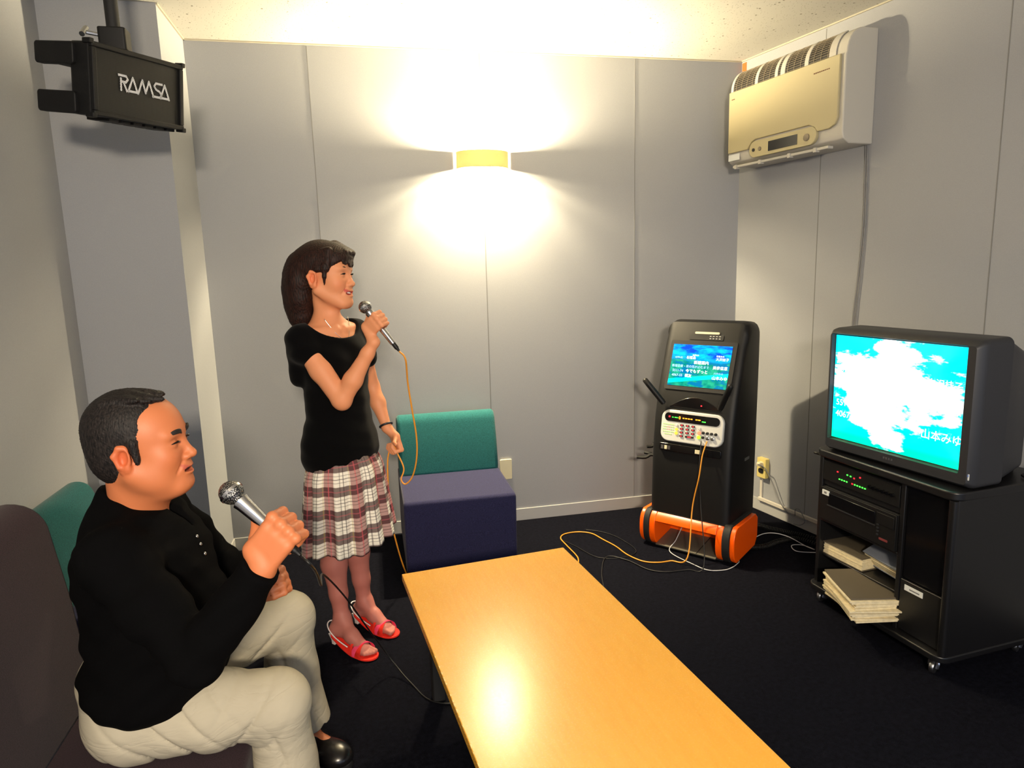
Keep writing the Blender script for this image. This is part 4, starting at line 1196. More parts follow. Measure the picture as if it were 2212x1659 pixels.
# ------------------------------------------------------------------ the standing woman
def unit(a): a = V3(*a); return a / np.linalg.norm(a)
WF = unit((.70, -.71, 0)); WL = V3(.71, .70, 0)
def woman():
    off = (-.12, 2.77, 0)
    t = empty('person', off, label='standing woman with a ponytail, black blouse, plaid skirt and red sandals, holding a microphone', cat='person')
    h = Frame((-.132, 2.798, 1.525), (.90, -.43, .02), (0.03, 0.03, 1), 1.09)
    # ---- body
    F = Field((-.42, 2.42, -.01), (.26, 3.10, 1.70), [.0032, .0032, lambda z: .003 if (z > 1.19 or z < .16) else .005])
    head(F, h, jaw=.97, smile=1.2)
    nb = V3(-.140, 2.815, 1.33)
    F.rc(h.p(-.025, 0, -.05), nb, .037, .043, .02)
    F.rc(h.p(.02, 0, -.075), nb + WF * .018, .026, .034, .03)
    c = lambda f, l, z: np.array([-.125, 2.80, z]) + WF * f + WL * l
    A = np.array([WF, WL, V3(0, 0, 1)])
    shR, shL = c(-.012, -.145, 1.285), c(-.012, .145, 1.285)
    F.rc(nb - V3(0, 0, .01), shR, .045, .040, .05); F.rc(nb - V3(0, 0, .01), shL, .045, .040, .05)
    F.ell(c(0, 0, 1.22), (.085, .135, .12), A, .04); F.ell(c(0, 0, 1.05), (.075, .105, .16), A, .05)
    F.ell(c(.0, 0, .86), (.088, .135, .14), A, .05)
    for y in (-1, 1):
        # collar bones
        F.rc(c(.055, y * .02, 1.315), c(.01, y * .12, 1.315), .008, .008, .02)
    # right arm bent up with the microphone, left arm hanging
    elR, wrR = V3(-.098, 2.645, 1.050), V3(.036, 2.615, 1.272)
    F.chain([shR, (shR + elR) / 2, elR], [.045, .043, .036], .02)
    F.rc(elR + (elR - shR) * .03, elR, .024, .03, .02)
    F.chain([elR, elR + (wrR - elR) * .35, elR + (wrR - elR) * .8, wrR], [.034, .036, .025, .0205], .015)
    ball, tail = V3(.012, 2.655, 1.403), V3(.128, 2.600, 1.235)
    zz = unit(ball - tail); O = ball + (tail - ball) * .36
    hand_grip(F, O, zz, (-.45, -.75, -.25), .0125, .84, wrist=wrR)
    elL, wrL = V3(.022, 2.965, 1.045), V3(.072, 2.885, .875)
    F.chain([shL, (shL + elL) / 2, elL], [.042, .037, .031], .02)
    F.chain([elL, elL + (wrL - elL) * .4, wrL], [.031, .032, .0195], .015)
    LO = V3(.092, 2.855, .800)
    hand_grip(F, LO, (.35, -.85, .25), (.45, .2, .05), .006, .84, wrist=wrL, side=-1)
    # legs and feet
    hipR, hipL = c(0, -.08, .80), c(0, .08, .80)
    knR, knL = V3(-.172, 2.742, .47), V3(-.080, 2.838, .47); anR, anL = V3(-.165, 2.720, .115), V3(-.072, 2.842, .115)
    for hp, kn, an in ((hipR, knR, anR), (hipL, knL, anL)):
        F.chain([hp, (hp + kn) / 2, kn], [.085, .072, .050], .03)
        F.chain([kn, kn * .66 + an * .34 - WF * .014, kn * .3 + an * .7 - WF * .004, an], [.048, .052, .036, .029], .02)
    for an, toe, heel in ((anR, V3(-.045, 2.572, .020), V3(-.205, 2.735, .075)), (anL, V3(.048, 2.722, .020), V3(-.112, 2.882, .075))):
        d = unit((toe - heel) * np.array([1, 1, 0])); l = V3(-d[1], d[0], 0)
        F.rc(an, heel + d * .03, .029, .027, .02)
        F.rc(heel + d * .025, heel + d * .035, .025, .025, .02)
        mid = heel * .5 + toe * .5 + V3(0, 0, .018)
        F.rc(an + d * .012, mid, .028, .024, .03); F.rc(heel + d * .03, mid, .024, .022, .02)
        bl = toe - d * .045 + V3(0, 0, .006)
        F.rc(mid, bl - l * .012, .024, .019, .02); F.rc(mid, bl + l * .014, .022, .017, .02)
        for j, (o_, L_, r_) in enumerate(((-.020, .000, .0105), (-.006, .002, .0078), (.005, -.004, .0074), (.015, -.010, .007), (.024, -.018, .0066))):
            sgn = 1 if an is anR else -1
            # big toe on the inner side
            o2 = -o_ * sgn if sgn < 0 else -o_
            F.rc(bl + l * o2 * .9, bl + d * (.040 + L_) + l * o2 + V3(0, 0, -.004), r_ * 1.1, r_, .003)
    body = fobj('body', F, M['skin_woman'], t, off, skin_color(h, (218, 146, 104), (190, 84, 76), 1.0, .030, (176, 108, 98)), 1)
    # ---- face details
    for y in (-1, 1):
        patch_on(h, [(.0925 - .012 * abs(k) ** 1.5 * .9, y * (.031) + k * .0135, .0005 + .0042 * (1 - k * k) - .001) for k in (-1, -.5, 0, .5, 1)], .0023, M['eye_dark'], t, off, 'eyelashes')
        patch_on(h, [(.0915 - .010 * abs(k) ** 1.5, y * (.031) + k * .009, -.0012 + .003 * (1 - k * k)) for k in (-1, 0, 1)], .0016, M['eye_dark'], t, off, 'eye')
        patch_on(h, [(.0925 - .004 * abs(k + .6) - .010 * max(0, k) ** 2, y * (.030 + k * .016), .0225 + .0035 * (1 - (k - .2) ** 2)) for k in (-1, -.4, .2, .7, 1.1)], .0024, M['brow'], t, off, 'eyebrow')
    bm = BM()
    R_ = []
    for k in range(9):
        a = -1 + k / 4
        p = (.0925 - .014 * a * a, a * .0195, -.0635 + .006 * a * a)
        hgt_ = .0045 * (1 - a * a * .75)
        R_.append([Vector(h.p(p[0], p[1], p[2] + q) - np.array(off)) for q in (hgt_ * .3, -hgt_)] + [Vector(h.p(p[0] - .004, p[1], p[2] + q) - np.array(off)) for q in (-hgt_, hgt_ * .3)])
    loft(bm, R_); obj('teeth', bm, M['teeth'], t, smooth=True)
    # ---- hair
    H = Field(h.o - .30, h.o + .18, .0026)
    def e(c_, r, k=.01, op='add', **rot): H.ell(h.p(*c_), np.array(r) * h.s, h.rot(**rot) if rot else h.A, k * h.s, op)
    def r_(a, b, ra, rb, k=.008, op='add'): H.rc(h.p(*a), h.p(*b), ra * h.s, rb * h.s, k * h.s, op)
    e((-.014, 0, .040), (.103, .085, .090), .01)
    e((.045, 0, .055), (.056, .066, .055), .02)
    e((.103, .000, -.02), (.075, .10, .072), .012, 'sub')
    e((.060, 0, -.060), (.085, .12, .082), .010, 'sub')
    e((.020, -.090, -.045), (.045, .045, .058), .008, 'sub'); e((.020, .090, -.045), (.045, .045, .058), .008, 'sub')
    e((-.02, 0, -.095), (.12, .12, .055), .012, 'sub')
    # swept bangs in strands
    rs = random.Random(4)
    for k in range(15):
        a = k / 14
        y0 = .025 + .02 * a; y1 = -.034 + .085 * a + rs.uniform(-.003, .003)
        x1 = .094 - .9 * (y1 - .0) ** 2 * 8; 
        r_((.030, y0, .110 - .004 * a), (.085, y1 * .75 + .012, .078), .012, .010, .010)
        r_((.085, y1 * .75 + .012, .080), (min(x1 + .006, .1), y1, .043 - .012 * math.sin(a * PI) + rs.uniform(-.004, .004)), .009, .0035, .004)
    for sd in (-1, 1):
        for k in range(6):
            r_((.050 - .007 * k, sd * .058, .085 - .002 * k), (.048 - .008 * k, sd * (.0755 + .001 * k), .020), .012, .009, .006)
        r_((.040, sd * .077, .03), (.036, sd * .0765, -.006), .010, .007, .006); r_((.036, sd * .0765, -.006), (.033, sd * .074, -.034), .007, .002, .004)
        r_((.050, sd * .070, .05), (.048, sd * .072, .012), .007, .0025, .005)
    # tied ponytail
    e((-.105, 0, .050), (.026, .034, .030), .012)
    H.chain([h.p(*p) for p in ((-.095, 0, .045), (-.108, .0, .005), (-.112, -.002, -.05), (-.110, -.004, -.11), (-.104, -.008, -.160), (-.098, -.012, -.195))], [.036 * h.s, .044 * h.s, .047 * h.s, .042 * h.s, .028 * h.s, .008], .05)
    H.chain([h.p(*p) for p in ((-.075, -.035, .03), (-.085, -.040, -.02), (-.088, -.034, -.08), (-.090, -.022, -.13))], [.034 * h.s, .032 * h.s, .026 * h.s, .012], .04)
    def strands(x, y, z):
        return .0012 * np.sin(x * 620 + y * 410 + 40 * z) * np.sin(y * 730 - x * 210 + 25 * z)
    H.warp(strands)
    fobj('hair', H, M['hair_woman'], t, off)
    bm = BM(); tube(bm, [Vector(h.p(-.118 + .012 * math.cos(a), .030 * math.cos(a * 1) * 0 + .034 * math.sin(a), .032 + .03 * math.cos(a)) - np.array(off)) for a in np.linspace(0, 2 * PI, 13)], .006, 8, 3)
    obj('hair_tie', bm, M['black_matte'], t, smooth=True)
    # ---- blouse
    B = Field((-.40, 2.50, .72), (.16, 3.10, 1.40), .0042)
    B.ell(c(.004, 0, 1.20), (.102, .156, .15), A, .03)
    B.rc(c(-.01, -.03, 1.325), shR + V3(0, 0, .004), .034, .053, .04); B.rc(c(-.01, .03, 1.325), shL + V3(0, 0, .004), .034, .053, .04)
    for y in (-1, 1): B.ell(c(.058, y * .062, 1.185), (.055, .060, .062), A, .03)
    B.ell(c(.008, 0, 1.03), (.102, .146, .20), A, .05)
    B.ell(c(.004, 0, .83), (.128, .178, .17), A, .06)
    # flutter sleeves
    B.rc(shR, shR + (elR - shR) * .17 + V3(-.012, -.004, 0), .052, .058, .02)
    B.rc(shR + V3(-.01, .01, 0), shR + V3(-.020, .045, -.150), .048, .040, .02)
    B.rc(shL, shL + (elL - shL) * .42, .052, .060, .025)
    # hem and neckline
    # openings of the sleeves
    dR = unit(elR - shR)
    pR = shR + dR * .145
    B.plane(pR, unit(dR + V3(.30, 0, -.1)), .006, lo=(pR[0] - .045, 2.5, 1.02), hi=(.1, pR[1] + .03, 1.30)) if False else None
    def hem(x, y, z):
        return np.zeros(np.broadcast(x, y, z).shape)
    B.plane((0, 0, .785), (.10, -.02, -1), .004)
    B.ell(c(.030, 0, 1.380), (.112, .134, .105), np.array([unit(WF + V3(0, 0, -.45)), WL, unit(V3(0, 0, 1) + WF * .45)]), .004, 'sub')
    B.warp(lambda x, y, z: .0022 * np.sin(34 * x + 22 * z + 2 * np.sin(18 * y)) * np.sin(27 * y - 20 * z + 1.0) + .0012 * np.sin(90 * z + 40 * x))
    M['black_knit'] = mat('black_blouse_cloth', (7, 7, 8), .95, spec=.05, bump=(700, .3, .0008), sheen=.05)
    fobj('blouse', B, M['black_knit'], t, off, smooth_it=1)
    # ---- skirt: pleated cloth, lofted
    bm = BM(); uvs = []
    nz, na = 26, 180
    rows = []
    for j in range(nz + 1):
        v = j / nz; z = .83 - v * (.83 - .425)
        fl = .030 * v
        row = []
        for i in range(na):
            a = 2 * PI * i / na
            rx, ry = .092 + fl * 1.1 + .032 * math.sin(min(v * 3.5, 1) * PI / 2), .130 + fl * 1.3 + .036 * math.sin(min(v * 3.5, 1) * PI / 2)
            pl = (.001 + .0165 * v ** 1.0) * (math.sin(a * 13 + .6 * math.sin(a * 3)) + .35 * math.sin(a * 29 + 1))
            q = np.array([-.112, 2.785, 0]) + WF * (math.cos(a) * (rx + pl)) + WL * (math.sin(a) * (ry + pl))
            zz_ = z + .008 * v * math.sin(a * 5 + 1) + .055 * v * max(0, math.sin(a)) * .6
            row.append(bm.verts.new((q[0] - off[0], q[1] - off[1], zz_)))
        rows.append(row)
    uvl = bm.loops.layers.uv.new('UVMap')
    for j in range(nz):
        for i in range(na):
            f = bm.faces.new((rows[j][i], rows[j][(i + 1) % na], rows[j + 1][(i + 1) % na], rows[j + 1][i]))
            for l_, (ii, jj) in zip(f.loops, ((i, j), (i + 1, j), (i + 1, j + 1), (i, j + 1))): l_[uvl].uv = (ii / na * 1.06, -jj / nz * .435)
    m = mat('plaid_cloth', (220, 210, 190), .9, spec=.15, bump=(900, .3, .0006)); tt = NT(m)
    uv = tt.n('UVMap', _uv_map='UVMap').outputs[0]; sp_ = tt.n('SeparateXYZ', Vector=uv)
    def band(x, per, c0, hw, soft=.02):
        p = tt.math('FRACT', tt.math('DIVIDE', x, per)); d = tt.math('ABSOLUTE', tt.math('SUBTRACT', p, c0))
        return tt.n('MapRange', Value=d, i1=hw + soft, i2=hw - soft * .2).outputs[0]
    U, Vv = sp_.outputs[0], tt.math('ADD', sp_.outputs[1], 5.0)
    pu, pv = .118, .100
    bu, bv = band(U, pu, .5, .19), band(Vv, pv, .5, .20)
    gu, gv = band(U, pu, .79, .10), band(Vv, pv, .5, .155)
    c0 = tt.mix(tt.math('MULTIPLY', bu, .66), lin((236, 230, 216)), lin((136, 18, 38)))
    c0 = tt.mix(tt.math('MULTIPLY', bv, .82), c0, lin((58, 8, 24)))
    for (x, per, cc, hw, col, st) in ((U, pu, .05, .012, (60, 45, 50), .7), (U, pu, .92, .010, (60, 45, 50), .6), (U, pu, .27, .012, (190, 160, 60), .35), (U, pu, .5, .02, (210, 90, 100), .5),
                                      (Vv, pv, .02, .014, (60, 45, 50), .7), (Vv, pv, .16, .012, (60, 45, 50), .5), (Vv, pv, .88, .012, (60, 45, 50), .5), (Vv, pv, .5, .02, (200, 100, 110), .4)):
        c0 = tt.mix(tt.math('MULTIPLY', band(x, per, cc, hw, .008), st), c0, lin(col))
    tt.link(c0, tt.b.inputs['Base Color'])
    sk = obj('skirt', bm, m, t, smooth=True)
    so = sk.modifiers.new('thick', 'SOLIDIFY'); so.thickness = .0022
    # ---- sandals
    M['sandal_red'] = mat('sandal_red', (235, 52, 40), .3); M['sandal_pink'] = mat('sandal_pink', (236, 70, 110), .3); M['sandal_clear'] = mat('sandal_strap_silver', (225, 215, 215), .25)
    for toe, heel in ((V3(-.045, 2.572, .020), V3(-.205, 2.735, .075)), (V3(.048, 2.722, .020), V3(-.112, 2.882, .075))):
        d = unit((toe - heel) * np.array([1, 1, 0])); l = V3(-d[1], d[0], 0); base = V3(heel[0], heel[1], 0) - d * .004
        L_ = float(np.linalg.norm((toe - heel)[:2])) + .022
        bm = BM(); rings = []
        for k in range(25):
            s_ = math.sin(k / 24 * PI / 2) ** .85; w = (.026 + .016 * math.sin(min(1, s_ * 1.5) * PI / 2)) * (1 if s_ < .78 else math.sqrt(max(.004, 1 - ((s_ - .78) / .221) ** 2)))
            if s_ < .1: w *= math.sqrt(max(.1, 1 - ((.1 - s_) / .11) ** 2))
            z = .052 * (1 - min(1, s_ / .62)) ** 1.3 + .004 if s_ < .62 else .004
            ctr = base + d * (s_ * L_)
            rings.append([Vector(ctr + l * w * q + V3(0, 0, z + zz_) - np.array(off)) for q, zz_ in ((-1, 0), (1, 0), (1, .007), (-1, .007))])
        loft(bm, rings)
        b0 = base + d * .012
        sd_ = obj('sandal', bm, M['sandal_red'], t, bevel=.0015)
        bm = BM(); loft(bm, [[Vector(b0 + d * (q[0] * r0) + l * (q[1] * r0) + V3(0, 0, z) - np.array(off)) for q in ((-1, -1), (1, -1), (1, 1), (-1, 1))] for r0, z in ((.009, 0), (.010, .02), (.018, .050))])
        obj('heel', bm, M['sandal_clear'], sd_, bevel=.002)
        def strap(s0, s1, side, top, m_, wd, name):
            bm = BM(); rings = []
            for k in range(13):
                a = PI * k / 12; s_ = s0 + (s1 - s0) * k / 12
                ctr = base + d * (s_ * L_) + l * (math.cos(a) * .043 * side) + V3(0, 0, .008 + top * math.sin(a) ** .8)
                rings.append([Vector(ctr + d * wd * q + V3(0, 0, e_) - np.array(off)) for q, e_ in ((-1, 0), (1, 0), (1, .0022), (-1, .0022))])
            loft(bm, rings); obj(name, bm, m_, sd_, smooth=30)
        strap(.62, .78, 1, .0435, M['sandal_red'], .011, 'strap'); strap(.78, .64, 1, .0455, M['sandal_pink'], .010, 'strap'); strap(.57, .60, 1, .054, M['sandal_red'], .006, 'strap')
        bm = BM(); tube(bm, [Vector(base + d * s_ * L_ + l * q + V3(0, 0, z) - np.array(off)) for s_, q, z in ((.50, -.034, .035), (.34, -.036, .048), (.2, -.036, .062), (.07, -.031, .080), (-.015, -.018, .092), (-.045, 0, .096), (-.015, .018, .092), (.07, .031, .080), (.2, .036, .062), (.34, .036, .048), (.50, .034, .035))], .0028, 6, 6)
        obj('heel_strap', bm, M['sandal_clear'], sd_, smooth=True)
    # ---- jewellery
    bm = BM(); P = []
    for k in range(17):
        a = -1 + k / 8
        P.append(Vector(c(.066 - .045 * a * a + .012, a * .062, 1.275 + .085 * a * a) - np.array(off)))
    M['silver'] = mat('silver', (225, 222, 215), .2, metal=1)
    tube(bm, P, .0011, 5, 3); obj('necklace', bm, M['silver'], t, smooth=True)
    bm = BM(); bmesh.ops.create_uvsphere(bm, u_segments=10, v_segments=8, radius=.006, matrix=Matrix.Translation(P[8] + Vector((.003, -.003, -.007)))); obj('pendant', bm, M['silver'], t, smooth=True)
    bm = BM(); ax = unit(wrL - elL); e1 = unit(np.cross(ax, V3(0, 0, 1))); e2 = np.cross(ax, e1); cw = wrL - ax * .012
    tube(bm, [Vector(cw + e1 * .026 * math.cos(a) + e2 * .026 * math.sin(a) - np.array(off)) for a in np.linspace(0, 2 * PI, 17)], .005, 8, 2)
    obj('wristband', bm, mat('wristband_black', (24, 24, 34), .5), t, smooth=True)
    return ball, tail, LO
WB, WT, WLO = woman()

# ------------------------------------------------------------------ microphones
def microphone(ball, tail, label, rmax=.0245, body='chrome'):
    ball = Vector(ball); tail = Vector(tail); L = (ball - tail).length
    Mx = axis_matrix(tail, ball - tail)
    t = empty_M('microphone', Mx, label=label, cat='microphone')
    bm = BM(); lathe(bm, [(0, .035), (.0100, .035), (.0108, .045), (.0125, L * .5), (.0165, L - .034), (.018, L - .026), (0, L - .026)], seg=28)
    obj('handle', bm, M[body], t, smooth=40)
    bm = BM(); lathe(bm, [(0, 0), (.0045, 0), (.006, .01), (.0085, .014), (.0085, .036), (0, .036)], seg=20)
    obj('connector', bm, M['black_plastic'], t, smooth=40)
    m = M.get('mesh_grille')
    if not m:
        m = M['mesh_grille'] = mat('wire_mesh', (200, 200, 200), .3, metal=.9); tt = NT(m)
        tc = tt.n('TexCoord').outputs['Object']
        v = tt.n('TexVoronoi', Vector=tc, Scale=420.).outputs['Distance']
        k = tt.n('MapRange', Value=v, i1=.25, i2=.5).outputs[0]
        tt.link(tt.mix(k, lin((215, 212, 205)), lin((70, 70, 72))), tt.b.inputs['Base Color'])
        bp = tt.n('Bump', Strength=.9, Distance=.001, Height=v, _invert=True); tt.link(bp.outputs[0], tt.b.inputs['Normal'])
    prof = [(.016, L - .027)]
    for k in range(15):
        a = -PI / 2 + .55 + (PI - .55) * k / 14
        prof.append((rmax * math.cos(a), L + rmax * math.sin(a)))
    prof.append((0, L + rmax))
    bm = BM(); lathe(bm, prof, seg=28); obj('grille', bm, m, t, smooth=True)
    bm = BM(); lathe(bm, [(rmax * .98, L - .003), (rmax + .0012, L - .003), (rmax + .0012, L + .003), (rmax * .98, L + .003)], seg=28)
    obj('grille_band', bm, M['chrome'], t, smooth=40)
    bm = BM(); rbox(bm, -.004, .004, .0125, .0165, L * .62, L * .62 + .02, .002, 'y'); obj('switch', bm, M['black_plastic'], t)
    return t
microphone(WB, WT, 'silver microphone held by the standing woman, with a yellow cord')
# ------------------------------------------------------------------ the seated man
def man():
    off = (-.60, 1.72, 0)
    t = empty('person', off, label='seated man with short dark hair in black shirt and khaki trousers holding a microphone', cat='person')
    h = Frame((-.512, 1.652, 1.160), (.99, -.10, .06), (-.07, .0, 1), 1.02)
    A = np.array([V3(1, 0, 0), V3(0, 1, 0), V3(0, 0, 1)])
    F = Field((-.80, 1.15, -.01), (.02, 2.22, 1.31), [.0030, .0030, lambda z: .0024 if z > 1.02 else .003 if z > .90 else .006])
    head(F, h, jaw=1.03, chin=1.0, nose=1.04, smile=.8, male=True)
    # heavier cheeks and double chin
    for y in (-1, 1):
        F.ell(h.p(.022, y * .043, -.066), np.array((.038, .022, .032)), h.A, .03)
    F.ell(h.p(.030, 0, -.110), np.array((.036, .034, .020)), h.A, .03)
    nb = V3(-.555, 1.690, 1.000)
    F.rc(h.p(-.030, 0, -.055), nb - V3(-.004, 0, .02), .055, .056, .03); F.rc(h.p(.015, 0, -.085), nb + V3(.022, 0, -.005), .042, .046, .03)
    shR, shL = V3(-.552, 1.515, .945), V3(-.560, 1.865, .945)
    lo_ = nb - V3(0, 0, .045); F.rc(lo_, shR, .045, .045, .03); F.rc(lo_, shL, .045, .045, .03)
    F.ell((-.55, 1.69, .83), (.11, .16, .15), A, .04); F.ell((-.54, 1.70, .64), (.12, .15, .15), A, .05); F.ell((-.59, 1.72, .50), (.11, .15, .09), A, .04)
    elR, wrR = V3(-.375, 1.385, .765), V3(-.226, 1.345, .958)
    F.chain([shR, elR], [.045, .036], .02); F.chain([elR, wrR], [.038, .026], .02)
    ball = V3(-.283, 1.415, 1.098); O = V3(-.190, 1.368, 1.010)
    zz = unit(ball - O); tail = O - zz * .055
    hand_grip(F, O, zz, (-.35, -.80, .20), .0125, 1.04, wrist=wrR)
    elL, wrL = V3(-.455, 1.985, .720), V3(-.345, 1.870, .700)
    F.chain([shL, elL], [.045, .036], .02); F.chain([elL, wrL], [.038, .027], .02)
    LO = V3(-.285, 1.800, .712)
    hand_grip(F, LO, (-.3, .25, .9), (.2, .9, -.2), .010, .95, wrist=wrL, side=-1)
    # legs
    hR, kR, aR = V3(-.60, 1.645, .50), V3(-.270, 1.640, .475), V3(-.232, 1.665, .09)
    hL, kL, aL = V3(-.60, 1.835, .50), V3(-.285, 2.045, .490), V3(-.262, 2.065, .09)
    for a, b, c in ((hR, kR, aR), (hL, kL, aL)):
        F.chain([a, b, c], [.085, .052, .038], .02); F.chain([c, c + V3(0, 0, -.03), c + V3(.10, -.06, -.055)], [.036, .034, .028], .02)
    fobj('body', F, M['skin_man'], t, off, skin_color(h, (198, 118, 76), (184, 92, 74), .6, .028), 1)
    # face
    for y in (-1, 1):
        patch_on(h, [(.0925 - .011 * abs(k) ** 1.5, y * .031 + k * .0150, .0005 + .0025 * (1 - k * k)) for k in (-1, -.5, 0, .5, 1)], .0024, M['eye_dark'], t, off, 'eye')
        for q in (0, .0026, -.0026):
            patch_on(h, [(.0965 - .004 * abs(k + .6) - .012 * max(0, k) ** 2, y * (.030 + k * .017), .0215 + q * (1 - k * .3) + .0045 * (1 - (k - .1) ** 2)) for k in (-1, -.4, .2, .7, 1.15)], .0030, M['brow'], t, off, 'eyebrow')
    patch_on(h, [(.089 - .012 * a * a, a * .021, -.0665 + .004 * a * a) for a in (-1, -.5, 0, .5, 1)], .0040, M['mouth_dark'], t, off, 'mouth_opening')
    # hair
    H = Field(h.o - .16, h.o + .16, .0022)
    def e(c_, r, k=.008, op='add', **rot): H.ell(h.p(*c_), np.array(r) * h.s, h.rot(**rot) if rot else h.A, k * h.s, op)
    def r_(a, b, ra, rb, k=.008, op='add'): H.rc(h.p(*a), h.p(*b), ra * h.s, rb * h.s, k * h.s, op)
    e((-.018, 0, .040), (.098, .083, .088), .01)
    e((-.040, 0, -.010), (.072, .074, .080), .02)
    e((.118, 0, .030), (.085, .11, .072), .010, 'sub')
    for y in (-1, 1):
        e((.080, y * .066, .062), (.046, .034, .034), .010, 'sub')                # receding temples
        e((.052, y * .085, -.012), (.044, .040, .036), .008, 'sub')
        e((.022, y * .095, -.066), (.056, .050, .060), .006, 'sub')
        e((-.008, y * .088, -.018), (.022, .022, .034), .004, 'sub')
        r_((.014, y * .0745, .018), (.019, y * .0735, -.028), .011, .006, .008)    # side burn
    e((.06, 0, -.09), (.105, .12, .085), .01, 'sub')
    H.plane(h.p(-.05, 0, -.088), -h.A[2] - h.A[0] * .25, .006)
    rs = random.Random(9)
    for k in range(44):       # tousled top brushed forward
        a = rs.uniform(-1, 1); x = rs.uniform(-.05, .035)
        p0 = (x, a * .045, .118 - .35 * (x + .01) ** 2 * 10 - abs(a) * .012); p1 = (x + rs.uniform(.022, .042), a * .05 + rs.uniform(-.012, .012), .119 - abs(a) * .012 - max(0, x) * .35)
        r_(p0, p1, .010, .0035, .006)
    for k in range(0):
        x = rs.uniform(-.08, .03); z = rs.uniform(.03, .105)
        for y in (-1, 1):
            rr = math.sqrt(max(.02, 1 - ((x + .018) / .098) ** 2 - ((z - .04) / .088) ** 2)) * .083
            r_((x, y * rr, z), (x + .018, y * (rr + .001), z - .02), .006, .003, .004)
    H.warp(lambda x, y, z: .0011 * np.sin(x * 900 + 300 * z) * np.sin(z * 640 - x * 200) * np.sin(y * 500))
    fobj('hair', H, M['hair_man'], t, off)
    # shirt
    B = Field((-.84, 1.20, .42), (-.14, 2.14, 1.12), .0045)
    B.ell((-.548, 1.69, .855), (.150, .190, .150), A, .05)
    B.ell((-.530, 1.70, .700), (.168, .185, .170), A, .05)
    B.ell((-.560, 1.71, .575), (.165, .190, .110), A, .05)
    B.rc(nb + V3(-.01, 0, -.035), shR, .075, .064, .06); B.rc(nb + V3(-.01, 0, -.035), shL, .075, .064, .06)
    B.rc(nb + V3(-.010, 0, -.02), nb + V3(-.012, 0, .020), .073, .064, .02)
    for s_, e_, w_ in ((shR, elR, wrR), (shL, elL, wrL)):
        B.chain([s_, (s_ + e_) / 2, e_], [.066, .062, .056], .03)
        d = w_ - e_
        B.chain([e_, e_ + d * .5, e_ + d * .99], [.056, .050, .041], .012)
        w = unit(d); q = e_ + d * 1.0
        B.plane(q, w, .003, lo=q - .07, hi=q + .07)
    # neck opening
    B.plane((nb[0] - .07, nb[1], 1.062), (.42, 0, .90), .003, lo=(nb[0] - .14, nb[1] - .115, .96), hi=(nb[0] + .16, nb[1] + .115, 1.13))
    B.ell(nb + V3(.105, 0, -.005), (.050, .018, .070), np.array([unit(V3(1, 0, -.6)), V3(0, 1, 0), unit(V3(.6, 0, 1))]), .004, 'sub')
    def wr(x, y, z): return .0035 * np.sin(30 * x + 42 * z + 2.2 * np.sin(14 * y + 9 * x)) * np.sin(24 * y + 16 * z + 1.4 * np.sin(20 * x)) + .0018 * np.sin(95 * z - 60 * x + 30 * y)
    B.warp(wr)
    M['shirt'] = mat('black_shirt_cloth', (7, 7, 8), .95, spec=.05, bump=(800, .3, .0008))
    fobj('shirt', B, M['shirt'], t, off, smooth_it=1)
    for z in (.905, .925, .88):
        bm = BM(); p = V3(-.418 + (.925 - z) * .3, 1.655, z); lathe(bm, [(0, 0), (.0045, 0), (.004, .003), (0, .0035)], axis_matrix(p - np.array(off), (1, -.25, .35)), 12)
        obj('snap_button', bm, M['steel'], t, smooth=True)
    # trousers
    T = Field((-.82, 1.42, .05), (-.06, 2.24, .70), .0045)
    T.ell((-.60, 1.735, .505), (.128, .180, .100), A, .04)
    T.ell((-.610, 1.735, .575), (.125, .178, .080), A, .03)
    T.chain([hR + V3(0, 0, -.01), hR * .45 + kR * .55 + V3(0, 0, -.004), kR], [.106, .092, .078], .03)
    T.chain([kR, kR * .55 + aR * .45 + V3(-.015, 0, 0), aR + V3(-.0, 0, -.01)], [.076, .074, .072], .03)
    T.chain([hL, hL * .5 + kL * .5 + V3(0, 0, .005), kL], [.106, .088, .076], .03)
    T.chain([kL, kL * .55 + aL * .45 + V3(-.012, 0, 0), aL + V3(.005, 0, .0)], [.076, .078, .080], .03)
    for a in (aR, aL): T.plane((a[0], a[1], .115), (.12, 0, -1), .003, lo=(a[0] - .13, a[1] - .13, .0), hi=(a[0] + .15, a[1] + .13, .25))
    def folds(x, y, z):
        rd = lambda q: (1 - np.abs(np.sin(q))) ** 4
        bend = .8 * np.sin(9 * y + 5 * x) + .4 * np.sin(23 * y - 14 * z)
        hip = -.0065 * rd(36 * (x + .75 * z) + bend) * np.exp(-((x + .50) / .13) ** 2)
        knee = -.0055 * rd(30 * (x - .9 * z) + 1.2 * bend + 1.0) * np.exp(-((x + .33) / .07) ** 2 - ((z - .48) / .12) ** 2)
        shin = -.0050 * rd(34 * (x + .25 * z) + .6 * np.sin(12 * z + 8 * y)) * (z < .46) * np.clip((.46 - z) / .05, 0, 1)
        soft = .0030 * np.sin(22 * x + 15 * z + 2 * np.sin(10 * y)) * np.sin(17 * y + 12 * x)
        return -1.5 * (hip + knee + shin) + .6 * soft
    T.warp(folds)
    M['khaki'] = mat('khaki_cloth', (178, 170, 150), .85, spec=.2, bump=(900, .3, .0006), vary=(5, .05)); wrinkle(M['khaki'], 6., .32, .012)
    fobj('trousers', T, M['khaki'], t, off, smooth_it=1)
    # shoes
    M['shoe'] = mat('black_leather', (20, 19, 20), .25)
